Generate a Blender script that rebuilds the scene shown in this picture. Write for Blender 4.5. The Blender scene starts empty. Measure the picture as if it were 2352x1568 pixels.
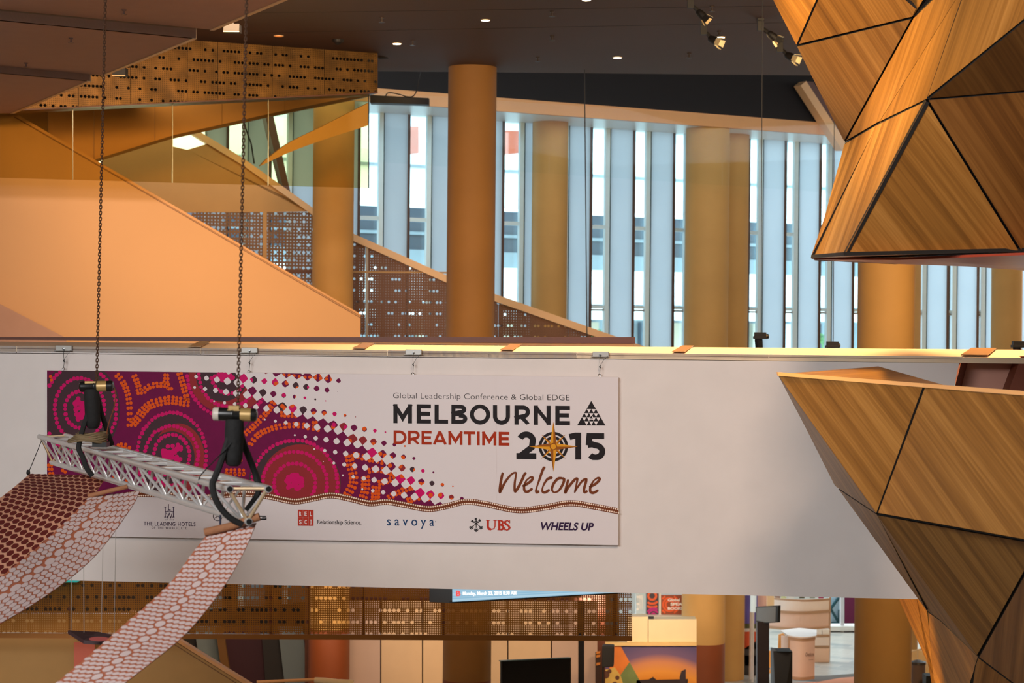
import bpy, bmesh, math, random
from mathutils import Vector, Matrix
import numpy as np
random.seed(7)
SC = bpy.context.scene
COL = SC.collection

# ------------------------------------------------------------------ camera
EYE = 10.0                      # eye height above the ground floor
FPX = 4573.0                    # focal length in photo pixels (70 mm on a 36 mm frame, 2352 px wide)
ROLL = 0.0095
CX, CY = 1176.0, 735.0
cam_d = bpy.data.cameras.new('camera')
cam_d.lens = FPX / 2352 * 36.0
cam_d.sensor_width = 36.0
cam_d.shift_y = -49.0 / 2352
cam_d.clip_start = 0.1; cam_d.clip_end = 500
cam_d.dof.use_dof = True
cam_d.dof.focus_distance = 20.8
cam_d.dof.aperture_fstop = 3.2
cam = bpy.data.objects.new('camera', cam_d); COL.objects.link(cam)
_r = Vector((math.cos(ROLL), 0, math.sin(ROLL))); _u = Vector((-math.sin(ROLL), 0, math.cos(ROLL)))
_m = Matrix((_r, _u, Vector((0, -1, 0)))).transposed().to_4x4()
_m.translation = Vector((0, 0, EYE))
cam.matrix_world = _m
SC.camera = cam
C0 = Vector((0, 0, EYE))

# ------------------------------------------------------------------ view, world, sun, lights
SC.view_settings.view_transform = 'Standard'
SC.view_settings.look = 'None'
SC.view_settings.exposure = 0.0
SC.view_settings.gamma = 1.0
SC.view_settings.use_curve_mapping = False
W = bpy.data.worlds.new('sky'); SC.world = W; W.use_nodes = True
bg = W.node_tree.nodes.get('Background') or W.node_tree.nodes.new('ShaderNodeBackground')
bg.inputs[0].default_value = (0.78, 0.93, 1.0, 1); bg.inputs[1].default_value = 5.5
out = W.node_tree.nodes.get('World Output') or W.node_tree.nodes.new('ShaderNodeOutputWorld')
W.node_tree.links.new(bg.outputs[0], out.inputs[0])

def aim(o, target):
    d = Vector(target) - o.location
    o.rotation_euler = d.to_track_quat('-Z', 'Y').to_euler()

def area(name, loc, target, size, power, color, spread=180):
    l = bpy.data.lights.new(name, 'AREA'); l.shape = 'RECTANGLE'
    l.size, l.size_y = size; l.energy = power; l.color = color; l.spread = math.radians(spread)
    o = bpy.data.objects.new(name, l); COL.objects.link(o); o.location = loc; aim(o, target); return o

def spot(name, loc, target, power, color, angle=60, blend=0.6, radius=0.1):
    l = bpy.data.lights.new(name, 'SPOT'); l.energy = power; l.color = color
    l.spot_size = math.radians(angle); l.spot_blend = blend; l.shadow_soft_size = radius
    o = bpy.data.objects.new(name, l); COL.objects.link(o); o.location = loc; aim(o, target); return o

WARM = (1.0, 0.60, 0.26); AMBER = (1.0, 0.60, 0.16); CREAM = (1.0, 0.80, 0.60); NEUT = (1.0, 0.90, 0.83); PINKW = (1.0, 0.74, 0.56)
# added warm fill lights for the foyer, under the ceiling and above the frame
area('foyer_fill', (-3.2, 27.5, EYE + 5.0), (-6.8, 41, EYE + 0.6), (4, 1.2), 440, (1.0, 0.64, 0.36), 80)
area('foyer_fill', (9, 23, EYE + 5.0), (7, 50, EYE + 1.5), (6, 1.5), 1080, (1.0, 0.66, 0.32), 110)
area('hall_fill', (5.5, 51.0, 3.2), (6, 54.5, 0.5), (7, 0.6), 75, CREAM, 150)  # added fill lights for the hall, hidden behind bridge and bulkhead
area('hall_fill', (-1.5, 42.5, 3.6), (-1.0, 46, 2.0), (8, 0.5), 92, CREAM, 150)
area('hall_fill', (3.2, 46.5, 3.4), (3.4, 50, 1.8), (3, 0.5), 110, CREAM, 150)
area('hall_fill', (-9.5, 36.5, 3.2), (-8, 40, 1.5), (5, 0.5), 40, CREAM, 150)
area('cap_fill', (0, 23.0, EYE + 5.1), (0, 21.2, EYE), (16, 0.8), 620, WARM, 60)  # added fill that brightens the bridge cap
# added lights on the bridge face: stand-in for daylight behind, warm fill at right
area('daylight_fill', (-7, 1.0, EYE + 4.5), (-2, 20.8, EYE - 1.5), (7, 4), 1480, (0.97, 0.985, 1.0), 130)
area('bridge_fill', (2.0, 8.5, EYE + 4.8), (3.0, 20.5, EYE - 1.6), (2, 1), 130, PINKW, 80)
# added warm spots out of view, washing the timber pods
spot('pod_fill_spot', (-1.2, 17.2, EYE + 4.6), (3.4, 16.0, EYE + 2.2), 2800, AMBER, 34, 0.9, 0.25)
spot('pod_fill_spot', (-3.0, 16.4, EYE + 3.2), (2.9, 16.3, EYE + 1.0), 1900, (1.0, 0.80, 0.64), 22, 0.9, 0.2)
spot('pod_fill_spot', (0.6, 20.1, EYE + 4.6), (3.5, 17.3, EYE - 0.5), 4200, AMBER, 30, 0.9, 0.2)
area('stair_fill', (-6.4, 41.0, EYE + 4.7), (-6.0, 43.0, EYE + 3.7), (4, 0.3), 15, (1.0, 0.72, 0.42), 170)  # added hidden fill brightening the stair flight behind the bulkhead
spot('pod_uplight', (3.7, 20.75, EYE - 5.9), (4.4, 21.7, EYE - 3.5), 700, (1.0, 0.55, 0.08), 60, 0.9, 0.15)

# ------------------------------------------------------------------ projection helpers
def ray(px, py):
    return _r * ((px - CX) / FPX) + _u * ((CY - py) / FPX) + Vector((0, 1, 0))
def P(px, py, z):
    return C0 + ray(px, py) * z
class VP:
    """a vertical plane through two plan points"""
    def __init__(s, a, b):
        s.a = Vector((a[0], a[1], 0)); d = Vector((b[0] - a[0], b[1] - a[1], 0)).normalized()
        s.d = d; s.n = Vector((d.y, -d.x, 0))
        if s.n.y > 0: s.n = -s.n          # towards the camera
    def __call__(s, px, py, off=0.0):
        r = ray(px, py)
        t = (s.a + s.n * off - C0).dot(s.n) / r.dot(s.n)
        return C0 + r * t
    def uv(s, p):
        return ((p - s.a).dot(s.d), p.z)
    def at(s, u, z, off=0.0):
        return Vector((s.a.x, s.a.y, 0)) + s.d * u + s.n * off + Vector((0, 0, z))
    def shift(s, off):
        q = s.a + s.n * off; return VP((q.x, q.y), (q.x + s.d.x, q.y + s.d.y))
def vplane(x0, z0, x1, z1):
    a = P(x0, CY, z0); b = P(x1, CY, z1); return VP((a.x, a.y), (b.x, b.y))

# ------------------------------------------------------------------ objects
def tag(o, label=None, cat=None, group=None, kind=None):
    if label: o['label'] = label
    if cat: o['category'] = cat
    if group: o['group'] = group
    if kind: o['kind'] = kind
    return o
def empty(name, loc, label=None, cat=None, group=None, kind=None, rz=0.0):
    o = bpy.data.objects.new(name, None); COL.objects.link(o); o.location = loc; o.rotation_euler = (0, 0, rz)
    o.empty_display_size = 0.1
    return tag(o, label, cat, group, kind)

class MB:
    def __init__(s):
        s.v = []; s.f = []; s.uv = []; s.mi = []
    def face(s, pts, uvs=None, mi=0):
        i = len(s.v); s.v += [Vector(p) for p in pts]; s.f.append(tuple(range(i, i + len(pts))))
        s.uv.append(uvs); s.mi.append(mi)
    def prism(s, pts, vec, mi=0, uvf=None, side_mi=None):
        """polygon pts extruded by vec; closed"""
        pts = [Vector(p) for p in pts]; vec = Vector(vec)
        uv = (lambda p: uvf(p)) if uvf else None
        b = [p + vec for p in pts]
        # orientation: outward from the polygon on the -vec side
        nrm = Vector((0, 0, 0))
        for k in range(len(pts)):
            a, c = pts[k], pts[(k + 1) % len(pts)]; nrm += a.cross(c)
        if nrm.dot(vec) > 0:
            pts = pts[::-1]; b = b[::-1]
        i = len(s.v); n = len(pts); s.v += pts + b
        s.f.append(tuple(range(i, i + n))); s.uv.append([uv(p) for p in pts] if uv else None); s.mi.append(mi)
        s.f.append(tuple(range(i + 2 * n - 1, i + n - 1, -1))); s.uv.append([uv(p) for p in b[::-1]] if uv else None); s.mi.append(mi)
        for k in range(n):
            k2 = (k + 1) % n
            s.f.append((i + k2, i + k, i + n + k, i + n + k2))
            s.uv.append([uv(pts[k2]), uv(pts[k]), uv(b[k]), uv(b[k2])] if uv else None); s.mi.append(mi if side_mi is None else side_mi)
        return s
    def box(s, c, half, ax=None, mi=0):
        c = Vector(c); X, Y, Z = ax if ax else (Vector((1, 0, 0)), Vector((0, 1, 0)), Vector((0, 0, 1)))
        X, Y, Z = X * half[0], Y * half[1], Z * half[2]
        return s.prism([c - X - Y - Z, c + X - Y - Z, c + X + Y - Z, c - X + Y - Z], Z * 2, mi)
    def tube(s, pts, r, n=8, caps=True, mi=0, closed=False):
        pts = [Vector(p) for p in pts]; rr = r if isinstance(r, (list, tuple)) else [r] * len(pts)
        rings = []; m = len(pts); up = None
        for k in range(m):
            if closed: t = pts[(k + 1) % m] - pts[k - 1]
            else: t = pts[min(k + 1, m - 1)] - pts[max(k - 1, 0)]
            t.normalize()
            if up is None:
                up = Vector((0, 0, 1)) if abs(t.z) < 0.9 else Vector((1, 0, 0))
            x = t.cross(up); 
            if x.length < 1e-6: x = t.orthogonal()
            x.normalize(); y = x.cross(t).normalized(); up = y
            i = len(s.v)
            s.v += [pts[k] + (x * math.cos(2 * math.pi * q / n) + y * math.sin(2 * math.pi * q / n)) * rr[k] for q in range(n)]
            rings.append(i)
        for k in range(m if closed else m - 1):
            a, b = rings[k], rings[(k + 1) % m]
            for q in range(n):
                q2 = (q + 1) % n
                s.f.append((a + q, a + q2, b + q2, b + q)); s.uv.append(None); s.mi.append(mi)
        if caps and not closed:
            s.f.append(tuple(rings[0] + q for q in range(n - 1, -1, -1))); s.uv.append(None); s.mi.append(mi)
            s.f.append(tuple(rings[-1] + q for q in range(n))); s.uv.append(None); s.mi.append(mi)
        return s
    def lathe(s, c, prof, axis=Vector((0, 0, 1)), n=24, mi=0, mis=None):
        """prof: list of (radius, height) along axis from c"""
        axis = Vector(axis).normalized(); x = axis.orthogonal().normalized(); y = axis.cross(x); c = Vector(c); i0 = len(s.v)
        for (r, h) in prof:
            s.v += [c + axis * h + (x * math.cos(2 * math.pi * q / n) + y * math.sin(2 * math.pi * q / n)) * max(r, 1e-5) for q in range(n)]
        for k in range(len(prof) - 1):
            for q in range(n):
                q2 = (q + 1) % n; a = i0 + k * n; b = a + n
                s.f.append((a + q, a + q2, b + q2, b + q)); s.uv.append(None); s.mi.append(mis[k] if mis else mi)
        s.f.append(tuple(i0 + q for q in range(n - 1, -1, -1))); s.uv.append(None); s.mi.append(mis[0] if mis else mi)
        e = i0 + (len(prof) - 1) * n
        s.f.append(tuple(e + q for q in range(n))); s.uv.append(None); s.mi.append(mis[-1] if mis else mi)
        return s
    def build(s, name, mats, parent=None, smooth=False, bevel=0.0, kind=None, label=None, cat=None, group=None, origin=None):
        me = bpy.data.meshes.new(name)
        vs = s.v
        if parent is None and origin is None:
            if vs:
                cx = sum((v.x for v in vs)) / len(vs); cy = sum((v.y for v in vs)) / len(vs); cz = min(v.z for v in vs)
                origin = Vector((cx, cy, cz))
        off = Vector(origin) if origin is not None else Vector((0, 0, 0))
        if parent is not None:
            off = parent_world(parent)
        me.from_pydata([tuple(v - off) for v in vs], [], s.f)
        if any(u is not None for u in s.uv):
            ul = me.uv_layers.new(name='uv'); k = 0
            for fi, f in enumerate(s.f):
                for q in range(len(f)):
                    ul.data[k].uv = s.uv[fi][q] if s.uv[fi] else (0, 0); k += 1
        for m in (mats if isinstance(mats, (list, tuple)) else [mats]): me.materials.append(m)
        me.polygons.foreach_set('material_index', s.mi)
        if smooth: me.polygons.foreach_set('use_smooth', [True] * len(s.f))
        me.update(); me.validate()
        o = bpy.data.objects.new(name, me); COL.objects.link(o)
        if parent is not None: o.parent = parent
        else: o.location = off
        if smooth:
            try: me.set_sharp_from_angle(angle=math.radians(40))
            except Exception: pass
        if bevel > 0:
            b = o.modifiers.new('bevel', 'BEVEL'); b.width = bevel; b.segments = 2; b.limit_method = 'ANGLE'; b.angle_limit = math.radians(35)
        return tag(o, label, cat, group, kind)
def parent_world(p):
    v = Vector(p.location); q = p.parent
    while q is not None: v += Vector(q.location); q = q.parent
    return v
def copy_tree(o, parent=None):
    c = o.copy(); COL.objects.link(c); c.parent = parent
    for ch in list(o.children): copy_tree(ch, c)
    return c
def crom(pts, n=8):
    """Catmull-Rom through tuples"""
    pts = [np.array(p, float) for p in pts]; q = [2 * pts[0] - pts[1]] + pts + [2 * pts[-1] - pts[-2]]; o = []
    for i in range(1, len(q) - 2):
        a, b, c, d = q[i - 1], q[i], q[i + 1], q[i + 2]
        for k in range(n):
            t = k / n
            o.append(0.5 * (2 * b + (c - a) * t + (2 * a - 5 * b + 4 * c - d) * t * t + (3 * b - a - 3 * c + d) * t ** 3))
    o.append(q[-2]); return o
def lerp_at(tab, x):
    for (a, b) in zip(tab, tab[1:]):
        if x <= b[0]: return a[1] + (b[1] - a[1]) * (x - a[0]) / (b[0] - a[0])
    return tab[-1][1]

# ------------------------------------------------------------------ materials
MATS = {}
def S(c):   # sRGB 0-255 -> linear
    return tuple(((v / 255) / 12.92 if v / 255 <= 0.04045 else ((v / 255 + 0.055) / 1.055) ** 2.4) for v in c) + (1.0,)
def nt(m):
    m.use_nodes = True; t = m.node_tree; return t, t.nodes, t.links
def node(t, typ, **kw):
    n = t.nodes.new(typ)
    for k, v in kw.items(): setattr(n, k, v)
    return n
def math_(t, op, a, b=None, c=None, clamp=False):
    n = t.nodes.new('ShaderNodeMath'); n.operation = op; n.use_clamp = clamp
    for i, v in enumerate((a, b, c)):
        if v is None: continue
        if isinstance(v, (int, float)): n.inputs[i].default_value = v
        else: t.links.new(v, n.inputs[i])
    return n.outputs[0]
def mixc(t, fac, a, b, mode='MIX'):
    n = t.nodes.new('ShaderNodeMix'); n.data_type = 'RGBA'; n.blend_type = mode
    for sock, v in ((n.inputs['Factor'], fac), (n.inputs[6], a), (n.inputs[7], b)):
        if isinstance(v, (int, float)): sock.default_value = v
        elif isinstance(v, tuple): sock.default_value = v
        else: t.links.new(v, sock)
    return n.outputs[2]
def paint(name, rgb, rough=0.6, metal=0.0, var=0.06, scale=3.0, bump=0.0, emit=None, estr=0.0, spec=0.5):
    """paint or metal with slight mottling; rgb is sRGB 0-255"""
    if name in MATS: return MATS[name]
    m = bpy.data.materials.new(name); t, N, L = nt(m); b = N['Principled BSDF']
    tc = node(t, 'ShaderNodeTexCoord'); nz = node(t, 'ShaderNodeTexNoise'); nz.inputs['Scale'].default_value = scale; nz.inputs['Detail'].default_value = 3
    L.new(tc.outputs['Object'], nz.inputs['Vector'])
    base = S(rgb)
    lo = tuple(v * (1 - var) for v in base[:3]) + (1,); hi = tuple(min(1, v * (1 + var)) for v in base[:3]) + (1,)
    L.new(mixc(t, nz.outputs['Fac'], lo, hi), b.inputs['Base Color'])
    b.inputs['Roughness'].default_value = rough; b.inputs['Metallic'].default_value = metal
    b.inputs['Specular IOR Level'].default_value = spec
    if bump:
        n2 = node(t, 'ShaderNodeTexNoise'); n2.inputs['Scale'].default_value = 40; L.new(tc.outputs['Object'], n2.inputs['Vector'])
        bp = node(t, 'ShaderNodeBump'); bp.inputs['Strength'].default_value = bump; bp.inputs['Distance'].default_value = 0.02
        L.new(n2.outputs['Fac'], bp.inputs['Height']); L.new(bp.outputs['Normal'], b.inputs['Normal'])
    if emit:
        b.inputs['Emission Color'].default_value = S(emit); b.inputs['Emission Strength'].default_value = estr
    MATS[name] = m; return m
def glass_mat(name, tint, refl=0.08, tint_amt=1.0):
    if name in MATS: return MATS[name]
    m = bpy.data.materials.new(name); t, N, L = nt(m); N.remove(N['Principled BSDF'])
    tr = node(t, 'ShaderNodeBsdfTransparent'); gl = node(t, 'ShaderNodeBsdfGlossy'); gl.inputs['Roughness'].default_value = 0.02
    nz = node(t, 'ShaderNodeTexNoise'); nz.inputs['Scale'].default_value = 0.7
    tc = node(t, 'ShaderNodeTexCoord'); L.new(tc.outputs['Object'], nz.inputs['Vector'])
    c = S(tint); L.new(mixc(t, nz.outputs['Fac'], tuple(v * .98 for v in c[:3]) + (1,), c), tr.inputs['Color'])
    fr = node(t, 'ShaderNodeFresnel'); fr.inputs['IOR'].default_value = 1.45
    f = math_(t, 'MULTIPLY', fr.outputs[0], refl / 0.04)
    mx = node(t, 'ShaderNodeMixShader'); L.new(f, mx.inputs[0]); L.new(tr.outputs[0], mx.inputs[1]); L.new(gl.outputs[0], mx.inputs[2])
    L.new(mx.outputs[0], N['Material Output'].inputs[0]); MATS[name] = m; return m
def veneer(name, dark, mid, light, rough=0.42):
    """quarter-cut veneer: uv.x along the grain, uv.y across, in metres"""
    if name in MATS: return MATS[name]
    m = bpy.data.materials.new(name); t, N, L = nt(m); b = N['Principled BSDF']
    uv = node(t, 'ShaderNodeUVMap'); 
    def grain(su, sv, det, dist=0.0):
        mp = node(t, 'ShaderNodeMapping'); mp.inputs['Scale'].default_value = (su, sv, 1); L.new(uv.outputs[0], mp.inputs[0])
        n = node(t, 'ShaderNodeTexNoise'); n.inputs['Scale'].default_value = 1; n.inputs['Detail'].default_value = det; n.inputs['Distortion'].default_value = dist
        L.new(mp.outputs[0], n.inputs['Vector']); return n.outputs['Fac']
    g1 = grain(0.25, 9, 3); g2 = grain(0.6, 48, 4); g3 = grain(4, 260, 2)
    sp = node(t, 'ShaderNodeSeparateXYZ'); L.new(uv.outputs[0], sp.inputs[0])
    leaf = math_(t, 'FLOOR', math_(t, 'MULTIPLY', sp.outputs[1], 3.1)); wn = node(t, 'ShaderNodeTexWhiteNoise', noise_dimensions='1D'); L.new(leaf, wn.inputs['W'])
    a = math_(t, 'ADD', math_(t, 'MULTIPLY', g1, 0.55), math_(t, 'MULTIPLY', g2, 0.32))
    a = math_(t, 'ADD', a, math_(t, 'MULTIPLY', g3, 0.13)); a = math_(t, 'ADD', a, math_(t, 'MULTIPLY', math_(t, 'SUBTRACT', wn.outputs[0], 0.5), 0.12))
    cr = node(t, 'ShaderNodeValToRGB'); e = cr.color_ramp.elements; e[0].position = 0.3; e[0].color = S(dark); e[1].position = 0.7; e[1].color = S(light)
    x = cr.color_ramp.elements.new(0.5); x.color = S(mid)
    L.new(a, cr.inputs[0]); L.new(cr.outputs[0], b.inputs['Base Color']); b.inputs['Roughness'].default_value = rough; b.inputs['Specular IOR Level'].default_value = 0.35
    MATS[name] = m; return m
def perforated(name, rgb, metal, rough, fine, fine_open, big, big_r, thresh, see=1.0, var=0.35, seed=0.0):
    """sheet metal with a fine square perforation and rows of larger round holes; uv in metres"""
    if name in MATS: return MATS[name]
    m = bpy.data.materials.new(name); t, N, L = nt(m); b = N['Principled BSDF']
    uv = node(t, 'ShaderNodeUVMap'); sp = node(t, 'ShaderNodeSeparateXYZ'); L.new(uv.outputs[0], sp.inputs[0]); u, v = sp.outputs[0], sp.outputs[1]
    fu = math_(t, 'ABSOLUTE', math_(t, 'SUBTRACT', math_(t, 'FRACT', math_(t, 'MULTIPLY', u, fine)), 0.5))
    fv = math_(t, 'ABSOLUTE', math_(t, 'SUBTRACT', math_(t, 'FRACT', math_(t, 'MULTIPLY', v, fine)), 0.5))
    hole_f = math_(t, 'LESS_THAN', math_(t, 'MAXIMUM', fu, fv), fine_open)
    bu, bv = big
    cu = math_(t, 'MULTIPLY', u, bu); cv = math_(t, 'MULTIPLY', v, bv)
    du = math_(t, 'DIVIDE', math_(t, 'SUBTRACT', math_(t, 'FRACT', cu), 0.5), bu)
    dv = math_(t, 'DIVIDE', math_(t, 'SUBTRACT', math_(t, 'FRACT', cv), 0.5), bv)
    rr = math_(t, 'SQRT', math_(t, 'ADD', math_(t, 'MULTIPLY', du, du), math_(t, 'MULTIPLY', dv, dv)))
    cb = node(t, 'ShaderNodeCombineXYZ'); L.new(math_(t, 'FLOOR', cu), cb.inputs[0]); L.new(math_(t, 'FLOOR', cv), cb.inputs[1]); cb.inputs[2].default_value = seed
    wn = node(t, 'ShaderNodeTexWhiteNoise', noise_dimensions='3D'); L.new(cb.outputs[0], wn.inputs['Vector'])
    hole_b = math_(t, 'MULTIPLY', math_(t, 'LESS_THAN', rr, big_r), math_(t, 'GREATER_THAN', wn.outputs[0], thresh))
    nz = node(t, 'ShaderNodeTexNoise'); nz.inputs['Scale'].default_value = 2.2; nz.inputs['Detail'].default_value = 2; L.new(uv.outputs[0], nz.inputs['Vector'])
    c = S(rgb); lo = tuple(x * (1 - var) for x in c[:3]) + (1,); hi = tuple(min(1, x * (1 + var)) for x in c[:3]) + (1,)
    L.new(mixc(t, nz.outputs['Fac'], lo, hi), b.inputs['Base Color']); b.inputs['Metallic'].default_value = metal; b.inputs['Roughness'].default_value = rough
    bp = node(t, 'ShaderNodeBump'); bp.inputs['Strength'].default_value = 0.1; bp.inputs['Distance'].default_value = 0.2; L.new(nz.outputs['Fac'], bp.inputs['Height']); L.new(bp.outputs['Normal'], b.inputs['Normal'])
    tr = node(t, 'ShaderNodeBsdfTransparent'); mx = node(t, 'ShaderNodeMixShader')
    h = math_(t, 'MAXIMUM', hole_b, math_(t, 'MULTIPLY', hole_f, see), clamp=True)
    L.new(h, mx.inputs[0]); L.new(b.outputs[0], mx.inputs[1]); L.new(tr.outputs[0], mx.inputs[2]); L.new(mx.outputs[0], N['Material Output'].inputs[0])
    MATS[name] = m; return m

cream = paint('cream_paint', (222, 168, 116), 0.55)
white = paint('white_paint', (226, 216, 210), 0.6, bump=0.02)
orange_wall = paint('apricot_paint', (216, 168, 120), 0.6, var=0.03, scale=0.6)
brown_ceiling = paint('brown_ceiling_paint', (92, 62, 44), 0.8, var=0.05, scale=0.5)
black = paint('black_paint', (18, 14, 13), 0.6)
soft_black = paint('acoustic_black', (24, 16, 14), 0.9)
concrete = paint('tan_concrete', (188, 142, 78), 0.75, var=0.14, scale=1.2, bump=0.05)
brownpaint = paint('rust_brown_paint', (124, 58, 20), 0.5, var=0.08)
dark_brown = paint('dark_brown_timber', (92, 46, 26), 0.5, var=0.2)
alu = paint('aluminium', (226, 224, 222), 0.3, 0.55, var=0.08, scale=8)
steel = paint('grey_steel', (150, 148, 146), 0.4, 0.7)
chrome = paint('polished_steel', (190, 190, 190), 0.2, 1.0)
tan = paint('tan_lining', (176, 134, 84), 0.6)
pinkish = paint('pinkish_soffit_paint', (186, 146, 128), 0.7)
rubber = paint('black_rubber', (20, 18, 17), 0.7)
# ================================================================== planes of the place
BR = vplane(0, 20.8 / (1 - 0.00002 * 1176), 2352, 20.8 / (1 + 0.00002 * 1176))      # bridge face
def zwin(x, z0): return z0 / (1 - 0.000137 * (x - 1400))
WN = vplane(600, zwin(600, 54.6), 2200, zwin(2200, 54.6))                            # window glass
FA = vplane(600, zwin(600, 51.8), 2200, zwin(2200, 51.8))                            # cream fascia
GB = vplane(470, 38.4, 868, 39.9)                                                   # gold bulkhead and glass
WL = GB.shift(-1.6)                                                                 # apricot stair wall
FL = GB.shift(-3.4)                                                                 # stair flight behind
SW = vplane(450, 46.4, 1420, 48.6)                                                  # second stair balustrade
HC = 5.32                                                                           # ceiling above the eye
def struct(mb, name, mat, label, cat, **k): return mb.build(name, mat, kind='structure', label=label, cat=cat, **k)

# floor, ceiling, side walls
def floor_mat():
    m = bpy.data.materials.new('hall_floor'); t, N, L = nt(m); b = N['Principled BSDF']
    tc = node(t, 'ShaderNodeTexCoord'); mp = node(t, 'ShaderNodeMapping'); mp.inputs['Rotation'].default_value = (0, 0, 0.5); L.new(tc.outputs['Object'], mp.inputs[0])
    br = node(t, 'ShaderNodeTexBrick'); br.inputs['Scale'].default_value = 0.55; br.inputs['Color1'].default_value = S((164, 158, 148)); br.inputs['Color2'].default_value = S((106, 115, 117)); br.inputs['Mortar'].default_value = S((190, 184, 174)); br.inputs['Mortar Size'].default_value = 0.004; br.inputs['Bias'].default_value = -0.35
    L.new(mp.outputs[0], br.inputs['Vector']); L.new(br.outputs['Color'], b.inputs['Base Color']); b.inputs['Roughness'].default_value = 0.28
    return m
mb = MB(); mb.box((0, 30, -0.15), (32, 42, 0.15)); struct(mb, 'floor', floor_mat(), 'pale stone tiled ground floor of the hall below the bridge', 'floor')
mb = MB(); mb.box((0, 14.8, EYE + HC + 0.15), (32, 28.0, 0.15)); struct(mb, 'ceiling', brown_ceiling, 'dark brown flat ceiling over the foyer', 'ceiling')
mb = MB(); mb.box((-22, 20, 8), (0.2, 34, 8)); struct(mb, 'wall_left', cream, 'cream side wall of the foyer outside the view at left', 'wall')
mb = MB(); mb.box((26, 30, 8), (0.2, 44, 8)); struct(mb, 'wall_right', cream, 'cream side wall of the foyer outside the view at right', 'wall')
mb = MB(); mb.box((0, -13.8, 8), (26, 0.2, 8)); struct(mb, 'wall_back', paint('dim_wall', (120, 104, 92), .8), 'dim wall added behind the viewpoint to block sky light, outside the view', 'wall')  # unseen wall added to keep the sky's light out from behind
# black wall above the fascia, closing the recess beyond the ceiling edge
mb = MB()
a = FA(300, 200, -0.15); b2 = FA(2500, 200, -0.15)
zt = EYE + HC + 2.6; zb = FA(1400, 246).z - 0.05
mb.prism([Vector((a.x, a.y, zb)), Vector((b2.x, b2.y, zb)), Vector((b2.x, b2.y, zt)), Vector((a.x, a.y, zt))], FA.n * -0.2)
struct(mb, 'wall_back', soft_black, 'black acoustic wall above the cream fascia', 'wall')
mb = MB(); mb.box((0, 51.2, zt + 0.1), (32, 9.0, 0.1)); struct(mb, 'ceiling', soft_black, 'black recess ceiling behind the brown ceiling edge', 'ceiling')
# cream fascia with soffit to the window heads
mb = MB(); zf0, zf1 = FA(1400, 273.5).z, FA(1400, 243.5).z
for (x0, x1) in ((600, 1936),):
    p = FA(x0, 240); q = FA(2420, 300)
    mb.prism([Vector((p.x, p.y, zf0)), Vector((q.x, q.y, zf0)), Vector((q.x, q.y, zf1)), Vector((p.x, p.y, zf1))], FA.n * -0.14)
struct(mb, 'trim_1', paint('fascia_paint', (206, 142, 86), 0.55), 'long cream fascia beam running above the tall windows', 'fascia')
mb = MB(); p = FA(600, 240, -0.14); q = FA(2420, 300, -0.14); r2 = WN(2420, 300, -0.3); s2 = WN(600, 240, -0.3)
mb.prism([Vector((v.x, v.y, zf0 + 0.012)) for v in (p, q, r2, s2)], (0, 0, 0.12)); 
struct(mb, 'ceiling', paint('white_soffit', (235, 232, 228), 0.35), 'white soffit strip between the fascia and the window heads', 'soffit')

# ------------------------------------------------------------------ windows, bay by bay
GREY = [(470, 515), (566, 613), (669, 720), (771, 817), (878, 931), (988, 1040), (1098, 1148), (1201, 1250), (1303, 1350), (1398, 1448), (1491, 1540), (1580, 1627), (1666, 1712),
        (1749, 1796), (1831, 1876), (1908, 1953), (1985, 2029), (2055, 2101), (2127, 2171), (2196, 2240), (2262, 2306), (2326, 2370), (2389, 2432)]
def blade_mat():
    m = bpy.data.materials.new('frosted_grey_blade'); t, N, L = nt(m); b = N['Principled BSDF']; tc = node(t, 'ShaderNodeTexCoord'); nz = node(t, 'ShaderNodeTexNoise'); nz.inputs['Scale'].default_value = .8; L.new(tc.outputs['Object'], nz.inputs['Vector'])
    c = mixc(t, nz.outputs['Fac'], S((188, 199, 206)), S((200, 209, 214))); L.new(c, b.inputs['Base Color']); b.inputs['Roughness'].default_value = .6
    tl = node(t, 'ShaderNodeBsdfTranslucent'); L.new(c, tl.inputs['Color']); mx = node(t, 'ShaderNodeMixShader'); mx.inputs[0].default_value = .72; L.new(b.outputs[0], mx.inputs[1]); L.new(tl.outputs[0], mx.inputs[2]); L.new(mx.outputs[0], N['Material Output'].inputs[0]); return m
blade_m = blade_mat()
frame_m = paint('window_frame_pale', (206, 232, 244), 0.4)
mull_m = paint('bronze_mullion', (74, 52, 42), 0.45)
teal_m = paint('dark_teal_edge', (18, 66, 74), 0.35)
pane_m = glass_mat('window_glass', (232, 246, 248), 0.05)
wz0, wz1 = 2.9, zf0 + 0.2
def zspan(pl, xa, xb, z0, z1, off0, off1, mb):
    a = pl(xa, 500, off0); b = pl(xb, 500, off0)
    mb.prism([Vector((a.x, a.y, z0)), Vector((b.x, b.y, z0)), Vector((b.x, b.y, z1)), Vector((a.x, a.y, z1))], pl.n * (off1 - off0)); return mb
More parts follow.
